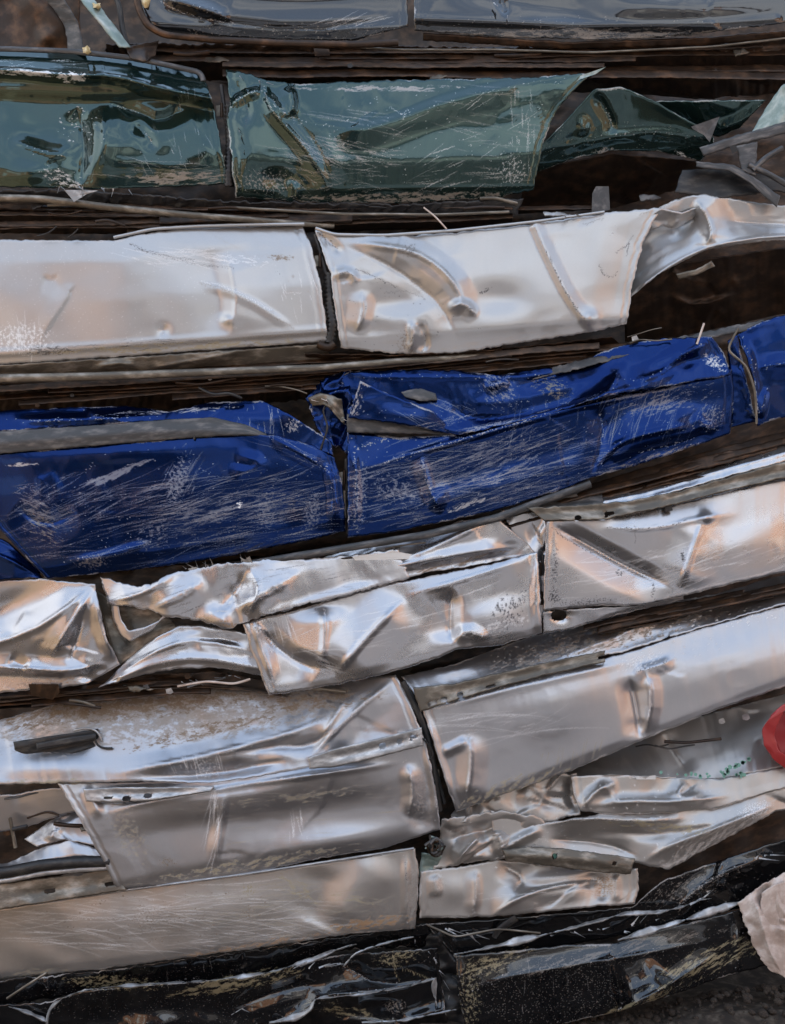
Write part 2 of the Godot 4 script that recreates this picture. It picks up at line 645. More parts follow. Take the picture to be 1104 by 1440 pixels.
# hinge leaves and a rubber seal in the slot between two doors
func door_gap(parent: Node, pts: Array, sd: int) -> void:
	rng.seed = sd
	var p := sample(trip(pts), 12)
	var q := []
	for v in p:
		q.append_array([v.x + 3.0, v.y, v.z - 4.0])
	bar(parent, "door_seal", mats.black, q, 3.0)
	for k in [3, 9]:
		var c := p[k]
		plate(parent, "hinge", mats.rail, [c.x - 9, c.y - 7, c.x + 6, c.y - 9, c.x + 7, c.y + 6, c.x - 8, c.y + 8], c.z - 6.0, 4.0)
		bar(parent, "hinge_pin", mats.rust, [c.x - 1, c.y - 10, c.z - 1, c.x - 1, c.y + 9, c.z - 1], 2.2)

# ------------------------------------------------------------------ wear maps
# Each car has one map for all its painted sheets: bare scratches, scuffs, mud and chips.
# marks: ["S", cx,cy,rx,ry, deg, n, len, alpha, col]  bundle of scratches
#        ["P", cx,cy,rx,ry, deg, cover, alpha, col, freq, stretch]  blotch with a ragged outline
#        ["C", cx,cy,rx,ry, n, size, alpha, col]  chips and specks
#        ["L", [x,y,...], width, alpha, col]  single mark
var WC := [Color(0.62, 0.61, 0.6), Color(0.2, 0.145, 0.09), Color(0.02, 0.02, 0.022), Color(0.34, 0.2, 0.09), Color(0.7, 0.6, 0.35), Color(0.3, 0.27, 0.235), Color(0.8, 0.82, 0.83), Color(0.42, 0.4, 0.38), Color(0.36, 0.31, 0.19), Color(0.33, 0.36, 0.42)]
#          0 bare light        1 brown mud            2 black              3 rust               4 straw                5 grey mud                6 white primer          7 scuff grey           8 ochre clay
var mw := 0
var mh := 0
var mR := PackedFloat32Array()
var mG := PackedFloat32Array()
var mB := PackedFloat32Array()
var mC := PackedFloat32Array()
func put(x: int, y: int, a: float, c: Color) -> void:
	if x < 0 or y < 0 or x >= mw or y >= mh:
		return
	var i := y * mw + x
	mR[i] = lerpf(mR[i], c.r, a)
	mG[i] = lerpf(mG[i], c.g, a)
	mB[i] = lerpf(mB[i], c.b, a)
	mC[i] = mC[i] + (1.0 - mC[i]) * a

var look := PackedInt32Array()
var lookz := PackedFloat32Array()
const CELL := 4.0
# a point of the traced layout -> its place on the wear map
func spot(x: float, y: float) -> Vector2:
	var cx := int((x + 200.0) / CELL)
	var cy := int((y + 150.0) / CELL)
	if cx < 0 or cy < 0 or cx >= 400 or cy >= 450:
		return Vector2(-1, -1)
	var k := look[cy * 400 + cx]
	if k < 0:
		return Vector2(-1, -1)
	var s: Dictionary = sheets[k >> 18]
	var i := k & 0x3ffff
	var W: int = s.W
	var q: PackedVector3Array = s.q
	var gx := i % W
	var gy := i / W
	var ex := q[i + 1] - q[i - 1]
	var ey := q[i + W] - q[i - W]
	var dx := x - q[i].x
	var dy := y - q[i].y
	var det := ex.x * ey.y - ex.y * ey.x
	if absf(det) < 0.01:
		return Vector2(-1, -1)
	var a := clampf(2.0 * (dx * ey.y - dy * ey.x) / det, -2.0, 2.0)
	var b := clampf(2.0 * (ex.x * dy - ex.y * dx) / det, -2.0, 2.0)
	return Vector2(s.x0 + s.sx * (gx + a), s.y0 + s.sy * (gy + b))

# pale broken lines on turned edges: rubbed paint, and edge highlights put into the colour
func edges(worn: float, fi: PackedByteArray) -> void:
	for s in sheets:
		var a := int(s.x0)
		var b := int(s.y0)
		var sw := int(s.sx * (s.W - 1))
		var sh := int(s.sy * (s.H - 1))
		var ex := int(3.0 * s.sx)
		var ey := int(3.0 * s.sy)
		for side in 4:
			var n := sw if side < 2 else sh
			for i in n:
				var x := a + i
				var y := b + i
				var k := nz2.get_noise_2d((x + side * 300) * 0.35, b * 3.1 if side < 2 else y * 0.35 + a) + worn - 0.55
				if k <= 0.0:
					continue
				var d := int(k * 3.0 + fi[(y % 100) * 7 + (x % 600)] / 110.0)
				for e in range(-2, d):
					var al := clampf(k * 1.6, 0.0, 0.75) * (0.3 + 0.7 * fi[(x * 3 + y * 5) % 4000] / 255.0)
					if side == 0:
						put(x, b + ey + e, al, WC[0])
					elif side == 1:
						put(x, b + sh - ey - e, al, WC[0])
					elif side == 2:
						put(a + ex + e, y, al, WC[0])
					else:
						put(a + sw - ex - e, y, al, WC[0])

# paint cracked and rubbed along the folds: broken hairlines and chips that follow each crease
func folds(worn: float) -> void:
	for s in sheets:
		for f in s.fl:
			if f[0] != "R" or absf(f[2]) < 3.5:
				continue
			var a: Array = f[1]
			var p := PackedVector2Array()
			for i in range(0, a.size(), 2):
				p.append(Vector2(a[i], a[i + 1]))
			p = chaikin(p)
			var crack := rng.randf() < 0.55
			var col: Color = WC[2] if rng.randf() < 0.35 else WC[0]
			var t0 := rng.randf() * 0.5
			var t1 := t0 + rng.randf_range(0.2, 0.6)
			for i in p.size() - 1:
				var n := int(p[i].distance_to(p[i + 1])) + 1
				for k in n:
					var tt := (i + float(k) / n) / (p.size() - 1)
					var c := p[i].lerp(p[i + 1], float(k) / n)
					if crack and tt > t0 and tt < t1:
						var q := spot(c.x + nz2.get_noise_2d(c.x * 4.0, c.y * 4.0) * 3.0, c.y + nz2.get_noise_2d(c.x * 4.0 + 60.0, c.y * 4.0) * 3.0)
						if q.x > 0.0 and nz2.get_noise_2d(c.x * 3.0, c.y * 3.0 + 200.0) > -0.12:
							put(int(q.x), int(q.y), 0.7, col)
							if rng.randf() < 0.3:
								put(int(q.x) + 1, int(q.y), 0.5, col)
					if f[2] > 0.0 and rng.randf() < 0.22 * worn:
						var q2 := spot(c.x + rng.randfn(0.0, 2.2), c.y + rng.randfn(0.0, 2.2))
						if q2.x > 0.0:
							var al := rng.randf_range(0.3, 0.8)
							put(int(q2.x), int(q2.y), al, WC[0])
							if rng.randf() < 0.4:
								put(int(q2.x) + 1, int(q2.y), al, WC[0])
								put(int(q2.x), int(q2.y) + 1, al * 0.7, WC[0])

func finish(m: StandardMaterial3D, key: String, base: Color, metal: float, rough: float, marks: Array, coat := 0.0, worn := 0.6) -> void:
	rng.seed = key.hash()
	# pack the sheets on one map
	var w := 1600
	var cx := 2
	var cy := 2
	var rowh := 0
	for s in sheets:
		var sw := mini(int(s.lu * 400.0) + 2, w - 6)
		var sh := int(s.lv * 400.0) + 2
		if cx + sw + 2 > w:
			cx = 2
			cy += rowh + 3
			rowh = 0
		s.x0 = float(cx)
		s.y0 = float(cy)
		s.sx = float(sw) / (s.W - 1)
		s.sy = float(sh) / (s.H - 1)
		cx += sw + 3
		rowh = maxi(rowh, sh)
	var h := mini(cy + rowh + 3, 2040)
	look.resize(400 * 450)
	look.fill(-1)
	lookz.resize(400 * 450)
	lookz.fill(-1e9)
	for si in sheets.size():
		var s: Dictionary = sheets[si]
		var q: PackedVector3Array = s.q
		var W: int = s.W
		for y in range(3, s.H - 3):
			for x in range(3, W - 3):
				var p := q[y * W + x]
				var lx := int((p.x + 200.0) / CELL)
				var ly := int((p.y + 150.0) / CELL)
				if lx < 0 or ly < 0 or lx >= 400 or ly >= 450:
					continue
				var li := ly * 400 + lx
				if p.z > lookz[li]:
					lookz[li] = p.z
					look[li] = (si << 18) | (y * W + x)
		var us := PackedVector2Array()
		us.resize(W * s.H)
		for y in s.H:
			for x in W:
				us[y * W + x] = Vector2((s.x0 + s.sx * x) / w, (s.y0 + s.sy * y) / h)
		var arr := []
		arr.resize(Mesh.ARRAY_MAX)
		arr[Mesh.ARRAY_VERTEX] = s.vs
		arr[Mesh.ARRAY_NORMAL] = s.ns
		arr[Mesh.ARRAY_TEX_UV] = us
		arr[Mesh.ARRAY_INDEX] = s.ix
		var am := ArrayMesh.new()
		am.add_surface_from_arrays(Mesh.PRIMITIVE_TRIANGLES, arr)
		s.o.mesh = am
	var tone := FastNoiseLite.new()
	tone.seed = key.hash() % 1000
	tone.frequency = 0.012
	tone.fractal_octaves = 4
	var im := tone.get_image(w, h, false, false, false).get_data()
	var fine := FastNoiseLite.new()
	fine.seed = 9
	fine.frequency = 0.3
	fine.fractal_octaves = 3
	var fi := fine.get_image(w, h, false, false, false).get_data()
	mw = w
	mh = h
	mR.resize(w * h)
	mG.resize(w * h)
	mB.resize(w * h)
	mC.resize(w * h)
	mR.fill(base.r)
	mG.fill(base.g)
	mB.fill(base.b)
	mC.fill(0.0)
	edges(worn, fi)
	folds(worn)
	for mk in marks:
		var k: String = mk[0]
		if k == "S":
			var dg := deg_to_rad(mk[5])
			for i in int(mk[6]):
				var rr := sqrt(rng.randf())
				var th := rng.randf() * TAU
				var c := Vector2(mk[1] + cos(th) * rr * mk[3], mk[2] + sin(th) * rr * mk[4])
				var an := dg + rng.randfn(0.0, 0.09)
				if nz2.get_noise_2d(c.x * 0.55 + mk[1], c.y * 1.1) < rng.randf_range(-0.25, 0.2):
					continue
				var ln: float = mk[7] * (0.15 + 2.2 * pow(rng.randf(), 2.2))
				var al0: float = mk[8] * rng.randf_range(0.35, 1.0)
				var wd := 2 if rng.randf() < 0.18 else 1
				var cv := rng.randf_range(-0.002, 0.002)
				var dv := Vector2(cos(an), sin(an))
				for s in int(ln):
					var tt := s / ln
					var pp := c + dv * (s - ln * 0.5) + Vector2(-dv.y, dv.x) * cv * s * s
					var tx := spot(pp.x, pp.y)
					if tx.x < 0.0:
						continue
					var fade := al0 * (0.3 + 0.7 * sin(tt * PI)) * (0.85 + 0.15 * sin(s * 0.11 + i))
					for e in wd:
						put(int(tx.x), int(tx.y) + e, fade, WC[mk[9]])
		elif k == "P":
			var dg := deg_to_rad(mk[5])
			var cs := cos(dg)
			var sn := sin(dg)
			var rx: float = mk[3]
			var ry: float = mk[4]
			var fq: float = mk[9]
			var sx: float = mk[10]
			var covr: float = mk[6]
			var a0: float = mk[7]
			var cc: Color = WC[mk[8]]
			var bx := absf(rx * cs) + absf(ry * sn)
			var by := absf(rx * sn) + absf(ry * cs)
			var box := Rect2(mk[1] - bx, mk[2] - by, 2.0 * bx, 2.0 * by)
			for s in sheets:
				var q: PackedVector3Array = s.q
				var W: int = s.W
				var i0 := 9999
				var i1 := -1
				var j0 := 9999
				var j1 := -1
				for y in s.H:
					for x in W:
						var p := q[y * W + x]
						if box.has_point(Vector2(p.x, p.y)):
							i0 = mini(i0, x)
							i1 = maxi(i1, x)
							j0 = mini(j0, y)
							j1 = maxi(j1, y)
				if i1 < 0:
					continue
				i0 = maxi(i0 - 1, 0)
				j0 = maxi(j0 - 1, 0)
				i1 = mini(i1 + 1, W - 1)
				j1 = mini(j1 + 1, s.H - 1)
				for ty in range(int(s.y0 + s.sy * j0), int(s.y0 + s.sy * j1)):
					var gj: float = (ty - s.y0) / s.sy
					var jj := clampi(int(gj), 0, s.H - 2)
					var fj := gj - jj
					for tx in range(int(s.x0 + s.sx * i0), int(s.x0 + s.sx * i1)):
						var gi: float = (tx - s.x0) / s.sx
						var ii := clampi(int(gi), 0, W - 2)
						var fi2 := gi - ii
						var n := jj * W + ii
						var p := q[n].lerp(q[n + 1], fi2).lerp(q[n + W].lerp(q[n + W + 1], fi2), fj)
						var dx := p.x - float(mk[1])
						var dy := p.y - float(mk[2])
						var u := dx * cs + dy * sn
						var v := -dx * sn + dy * cs
						var e := u * u / (rx * rx) + v * v / (ry * ry)
						if e > 1.0:
							continue
						var tu := tx * cs + ty * sn
						var tv := -tx * sn + ty * cs
						var nn := nz2.get_noise_2d(tu * fq * 1.5 / sx + mk[1], tv * fq * 1.5 + mk[2]) * 1.0 + 0.5 * nz2.get_noise_2d(tu * fq * 5.0 / sx, tv * fq * 5.0 + mk[1])
						var g := nn + covr - e * 0.75
						if g > 0.0:
							var gr := fi[mini(ty, h - 1) * w + tx] / 255.0 - 0.5
							put(tx, ty, a0 * smoothstep(0.0, 1.0, g * 1.8 + gr * 0.9), cc)
		elif k == "C":
			for i in int(mk[5]):
				var rr := sqrt(rng.randf())
				var th := rng.randf() * TAU
				var tx := spot(mk[1] + cos(th) * rr * mk[3], mk[2] + sin(th) * rr * mk[4])
				var s0: float = mk[6] * rng.randf_range(0.3, 1.2)
				var q := rng.randf_range(0.4, 1.0)
				if tx.x < 0.0:
					continue
				var si := int(ceil(s0))
				for y in range(-si, si + 1):
					for x in range(-si, si + 1):
						if x * x + y * y / (q * q) <= s0 * s0 * (0.7 + 0.5 * sin(x * 1.7 + y * 2.3 + i)):
							put(int(tx.x) + x, int(tx.y) + y, mk[7], WC[mk[8]])
		elif k == "L":
			var a: Array = mk[1]
			for i in range(0, a.size() - 2, 2):
				var p0 := Vector2(a[i], a[i + 1])
				var p1 := Vector2(a[i + 2], a[i + 3])
				var ln := p0.distance_to(p1)
				for s in int(ln):
					var pp := p0.lerp(p1, s / ln)
					var jw := nz2.get_noise_2d(pp.x * 9.0, pp.y * 9.0)
					var wv: float = mk[2] * (0.7 + 1.2 * jw)
					pp += Vector2(-(p1 - p0).y, (p1 - p0).x) / ln * jw * 2.5
					var tx := spot(pp.x, pp.y)
					if tx.x < 0.0:
						continue
					for e in range(0, maxi(1, int(wv))):
						put(int(tx.x), int(tx.y) + e, mk[3] * (0.7 + 0.3 * jw), WC[mk[4]])
	sheets.clear()
	var rgb := PackedByteArray()
	rgb.resize(w * h * 3)
	var orm := PackedByteArray()
	orm.resize(w * h * 3)
	var lut := PackedByteArray()
	for i in 1025:
		var c := i / 1024.0
		lut.append(int(255.0 * (c * 12.92 if c < 0.0031308 else 1.055 * pow(c, 1.0 / 2.4) - 0.055)))
	for i in w * h:
		var t := 0.94 + im[i] * 0.0003 + fi[i] * 0.00025
		rgb[i * 3] = lut[clampi(int(mR[i] * t * 1024.0), 0, 1024)]
		rgb[i * 3 + 1] = lut[clampi(int(mG[i] * t * 1024.0), 0, 1024)]
		rgb[i * 3 + 2] = lut[clampi(int(mB[i] * t * 1024.0), 0, 1024)]
		var cv := mC[i]
		orm[i * 3] = 255
		orm[i * 3 + 1] = clampi(int(255.0 * (lerpf(rough * (0.72 + im[i] * 0.0016 + fi[i] * 0.0006), 0.72, cv))), 0, 255)
		orm[i * 3 + 2] = int(255.0 * metal * (1.0 - cv))
	m.albedo_texture = ImageTexture.create_from_image(Image.create_from_data(w, h, false, Image.FORMAT_RGB8, rgb))
	var ot := ImageTexture.create_from_image(Image.create_from_data(w, h, false, Image.FORMAT_RGB8, orm))
	m.roughness_texture = ot
	m.roughness_texture_channel = BaseMaterial3D.TEXTURE_CHANNEL_GREEN
	m.metallic_texture = ot
	m.metallic_texture_channel = BaseMaterial3D.TEXTURE_CHANNEL_BLUE
	m.metallic = 1.0
	m.roughness = 1.0
	if coat > 0.0:
		m.clearcoat_enabled = true
		m.clearcoat = coat
		m.clearcoat_roughness = 0.06
	m.cull_mode = BaseMaterial3D.CULL_DISABLED

func plain(c: Color, rough: float, metal := 0.0) -> StandardMaterial3D:
	var m := StandardMaterial3D.new()
	m.albedo_color = c.linear_to_srgb()
	m.roughness = rough
	m.metallic = metal
	m.cull_mode = BaseMaterial3D.CULL_DISABLED
	return m

# dirty or rusty steel, mottled, mapped on the sheet itself
func grimy(a: Color, b: Color, c: Color, fr: float, rough: float, metal: float, stretch := 1.0) -> StandardMaterial3D:
	var m := StandardMaterial3D.new()
	var g := Gradient.new()
	g.offsets = PackedFloat32Array([0.0, 0.38, 0.58, 0.8])
	g.colors = PackedColorArray([a.linear_to_srgb(), a.linear_to_srgb(), b.linear_to_srgb(), c.linear_to_srgb()])
	var f := FastNoiseLite.new()
	f.frequency = fr
	f.fractal_octaves = 6
	f.fractal_gain = 0.62
	f.seed = int(fr * 1000.0) + int(a.r * 999.0)
	var t := NoiseTexture2D.new()
	t.width = 512
	t.height = 512
	t.seamless = true
	t.noise = f
	t.color_ramp = g
	m.albedo_texture = t
	m.uv1_scale = Vector3(0.9, 0.9 * stretch, 1)
	m.roughness = rough
	m.metallic = metal
	m.cull_mode = BaseMaterial3D.CULL_DISABLED
	return m

# ------------------------------------------------------------------ the place
func sky_and_light() -> void:
	var cam := Camera3D.new()
	cam.name = "camera"
	cam.position = EYE
	cam.fov = rad_to_deg(2.0 * atan(720.0 / DIST))
	cam.near = 0.05
	cam.far = 400.0
	add_child(cam)
	cam.make_current()
	# hazy bright sky with soft broken cloud, the same all round
	var cl := FastNoiseLite.new()
	cl.frequency = 1.15
	cl.fractal_octaves = 5
	cl.seed = 12
	var img := Image.create(512, 256, false, Image.FORMAT_RGBF)
	for y in 256:
		for x in 512:
			var th := PI * (y + 0.5) / 256.0
			var ph := TAU * x / 512.0
			var d := Vector3(sin(th) * cos(ph), cos(th), sin(th) * sin(ph))
			var h := clampf(d.y, 0.0, 1.0)
			var c := Color(0.86, 0.9, 0.95).lerp(Color(0.36, 0.5, 0.74), pow(h, 0.5))
			var k := smoothstep(-0.12, 0.42, cl.get_noise_3d(d.x * 1.2, d.y * 2.2, d.z * 1.2))
			c = c.lerp(Color(1.15, 1.16, 1.17), k * 0.7)
			if d.y < 0.0:
				c = Color(0.3, 0.27, 0.24)
			img.set_pixel(x, y, c)
	var sm := PanoramaSkyMaterial.new()
	sm.panorama = ImageTexture.create_from_image(img)
	var sky := Sky.new()
	sky.sky_material = sm
	var e := Environment.new()
	e.background_mode = Environment.BG_SKY
	e.sky = sky
	e.tonemap_mode = Environment.TONE_MAPPER_LINEAR
	e.tonemap_exposure = 2.05
	e.background_energy_multiplier = 1.0
	e.sdfgi_enabled = true
	e.ssao_enabled = true
	e.ssil_enabled = true
	var we := WorldEnvironment.new()
	we.name = "environment"
	we.environment = e
	add_child(we)
	var sun := DirectionalLight3D.new()
	sun.name = "sun"
	sun.light_energy = 1.6
	sun.light_color = Color(1.0, 0.95, 0.87)
	sun.light_angular_distance = 0.5
	sun.shadow_enabled = true
	add_child(sun)
	sun.look_at_from_position(Vector3(-7.0, 5.5, -5.0), Vector3.ZERO, Vector3.UP)

func soil() -> void:
	# the yard floor: one sheet, heaped a little against the lowest car on the right
	var n := 90
	var m := 60
	var vs := PackedVector3Array()
	var us := PackedVector2Array()
	for j in m + 1:
		for i in n + 1:
			var u := (float(i) / n) * 2.0 - 1.0
			var v := float(j) / m
			var x := u * absf(u) * absf(u) * 90.0 + u * 2.2
			var z := -3.0 + pow(v, 3.2) * 120.0 + v * 5.0
			var y := 0.012 * nz.get_noise_2d(x * 300.0, z * 300.0) + 0.02 * nz2.get_noise_2d(x * 60.0, z * 60.0)
			y += 0.15 * exp(-pow((x - 1.35) / 0.42, 2.0) - pow((z - 0.02) / 0.16, 2.0))
			vs.append(Vector3(x, y - 0.02, z))
			us.append(Vector2(x, z))
	var ns := PackedVector3Array()
	var ix := PackedInt32Array()
	var W := n + 1
	for j in m + 1:
		for i in W:
			var c := j * W + i
			var dx := vs[j * W + mini(i + 1, n)] - vs[j * W + maxi(i - 1, 0)]
			var dz := vs[mini(j + 1, m) * W + i] - vs[maxi(j - 1, 0) * W + i]
			ns.append(dz.cross(dx).normalized())
			if i < n and j < m:
				ix.append_array([c, c + 1, c + W, c + 1, c + W + 1, c + W])
	var g := commit("ground", vs, ns, us, ix, mats.soil, self)
	g.set_meta("kind", "structure")
	# crumbs of earth on the heap
	var mm := MultiMesh.new()
	mm.transform_format = MultiMesh.TRANSFORM_3D
	var st := SurfaceTool.new()
	st.begin(Mesh.PRIMITIVE_TRIANGLES)
	var sp := SphereMesh.new()
	sp.radial_segments = 7
	sp.rings = 4
	sp.radius = 0.5
	sp.height = 0.8
	mm.mesh = sp
	mm.instance_count = 2600
	rng.seed = 404
	for i in 2600:
		var x := rng.randf_range(0.55, 2.1)
		var z := rng.randf_range(-0.12, 0.45)
		var y := 0.15 * exp(-pow((x - 1.35) / 0.42, 2.0) - pow((z - 0.02) / 0.16, 2.0)) - 0.02
		var s := 0.005 + 0.03 * pow(rng.randf(), 4.0)
		var b := Basis.from_euler(Vector3(rng.randf() * 6.0, rng.randf() * 6.0, rng.randf() * 6.0)).scaled(Vector3(s, s * 0.8, s * 1.2))
		mm.set_instance_transform(i, Transform3D(b, Vector3(x, y, z)))
	var o := MultiMeshInstance3D.new()
	o.multimesh = mm
	o.name = "soil_crumbs"
	o.material_override = mats.soil2
	o.set_meta("kind", "stuff")
	o.set_meta("label", "dark crumbs of earth heaped below the black car at right")
	o.set_meta("category", "soil")
	add_child(o)

func yard_around() -> void:
	# what the paint mirrors: a sunlit brick wall at the right of the yard; hall, gable, heap and sheets are unseen additions
	var o := thing("brick_building", "sunlit red brick building at the side of the yard, seen only mirrored in the paint", "building")
	o.position = Vector3(7.6, 0, 9.5)
	var add := func(called: String, sz: Vector3, p: Vector3, m: Material) -> void:
		var b := BoxMesh.new()
		b.size = sz
		var mi := MeshInstance3D.new()
		mi.mesh = b
		mi.name = called
		mi.material_override = m
		mi.position = p
		o.add_child(mi, true)
	add.call("wall", Vector3(6, 8.6, 7), Vector3(3.0, 4.3, 0), mats.brick)
	add.call("roof", Vector3(6.6, 0.25, 7.6), Vector3(3.0, 8.73, 0), mats.rustdark)
	for i in 4:
		for k in 2:
			add.call("window", Vector3(0.1, 1.3, 0.9), Vector3(-0.02, 2.3 + k * 3.6, -2.5 + i * 1.65), mats.pale)
	var o2 := thing("added_hall", "long grey hall added across the yard, unseen, there for neutral reflections in the paint", "building")  # added hall, greyed so that flat panels mirror a neutral tone
	o2.position = Vector3(-3.0, 0, 18.0)
	for q in [["wall", Vector3(46, 7.6, 8), Vector3(0, 3.8, 4), mats.render], ["roof", Vector3(46.6, 0.3, 8.6), Vector3(0, 7.78, 4), mats.rustdark]]:
		var b := BoxMesh.new()
		b.size = q[1]
		var mi := MeshInstance3D.new()
		mi.mesh = b
		mi.name = q[0]
		mi.material_override = q[3]
		mi.position = q[2]
		o2.add_child(mi, true)
	for i in 12:
		var b := BoxMesh.new()
		b.size = Vector3(1.8, 2.2, 0.1)
		var mi := MeshInstance3D.new()
		mi.mesh = b
		mi.name = "window"
		mi.material_override = mats.pale
		mi.position = Vector3(-20.0 + i * 3.7, 5.4, -0.02)
		o2.add_child(mi, true)
	var o3 := thing("brick_building", "red brick gable added at the left, unseen, there for warm reflections in the paint", "building")  # second brick block, added so that sideways dents mirror orange
	o3.position = Vector3(-8.4, 0, 8.5)
	for q in [["wall", Vector3(8, 5.4, 6), Vector3(0, 2.7, 3), mats.brick], ["roof", Vector3(8.6, 0.3, 6.6), Vector3(0, 5.58, 3), mats.rustdark]]:
		var b := BoxMesh.new()
		b.size = q[1]
		var mi := MeshInstance3D.new()
		mi.mesh = b
		mi.name = q[0]
		mi.material_override = q[3]
		mi.position = q[2]
		o3.add_child(mi, true)
	for i in 6:
		var b := BoxMesh.new()
		b.size = Vector3(1.0, 1.4, 0.1)
		var mi := MeshInstance3D.new()
		mi.mesh = b
		mi.name = "window"
		mi.material_override = mats.pale
		mi.position = Vector3(-2.8 + (i % 3) * 2.6, 1.6 + (i / 3) * 2.4, -0.02)
		o3.add_child(mi, true)
	var ap := PlaneMesh.new()
	ap.size = Vector2(13.0, 10.4)
	var apron := MeshInstance3D.new()
	apron.mesh = ap
	apron.name = "added_clay_sheet"  # added sheet, gives left-facing dents an orange reflection
	apron.material_override = mats.clay
	apron.position = Vector3(-9.2, 0.03, 3.2)
	apron.set_meta("kind", "structure")
	add_child(apron)
	var sp := PlaneMesh.new()
	sp.size = Vector2(20.0, 15.0)
	var slab := MeshInstance3D.new()
	slab.mesh = sp
	slab.name = "added_concrete_sheet"  # added sheet, lightens and cools the reflections in the lower panels
	slab.material_override = mats.concrete
	slab.position = Vector3(7.4, 0.035, 10.2)
	slab.set_meta("kind", "structure")
	add_child(slab)
	# added unseen heap, keeps the low sky out of the reflections
	var h := thing("added_heap", "grey heap added across the yard, unseen, hides the low sky from the paint", "heap")
	var n := 80
	var m := 24
	var vs := PackedVector3Array()
	var us := PackedVector2Array()
	for j in m + 1:
		for i in n + 1:
			var x := -26.0 + 52.0 * i / n
			var t := float(j) / m
			var top := 3.6 + 1.6 * nz.get_noise_2d(x * 60.0, 5.0)
			var y := top * sin(t * PI) + 0.5 * nz2.get_noise_2d(x * 16.0, t * 120.0) * sin(t * PI) - 0.1
			vs.append(Vector3(x, y, 12.0 - cos(t * PI) * 2.4 + 0.6 * nz2.get_noise_2d(x * 12.0 + 90.0, t * 90.0)))
			us.append(Vector2(x, t * 6.0))
	var ns := PackedVector3Array()
	var ix := PackedInt32Array()
	var W := n + 1
	for j in m + 1:
		for i in W:
			var c := j * W + i
			var dx := vs[j * W + mini(i + 1, n)] - vs[j * W + maxi(i - 1, 0)]
			var dz := vs[mini(j + 1, m) * W + i] - vs[maxi(j - 1, 0) * W + i]
			ns.append(dz.cross(dx).normalized())
			if i < n and j < m:
				ix.append_array([c, c + 1, c + W, c + 1, c + W + 1, c + W])
	commit("heap", vs, ns, us, ix, mats.scrap, h)

func _ready() -> void:
	nz.noise_type = FastNoiseLite.TYPE_SIMPLEX_SMOOTH
	nz.frequency = 0.008
	nz.fractal_octaves = 2
	nz2.noise_type = FastNoiseLite.TYPE_SIMPLEX
	nz2.frequency = 0.03
	nz2.fractal_octaves = 4
	nz2.fractal_gain = 0.62
	nz2.seed = 7
	nz3.noise_type = FastNoiseLite.TYPE_SIMPLEX_SMOOTH
	nz3.frequency = 0.009
	nz3.fractal_type = FastNoiseLite.FRACTAL_NONE
	nz3.seed = 3
	sky_and_light()
	materials()
	soil()
	yard_around()
	car_top()
	car_green()
	car_white()
	car_blue()
	car_silver_a()
	car_silver_b()
	car_silver_c()
	car_black()
	loose_things()

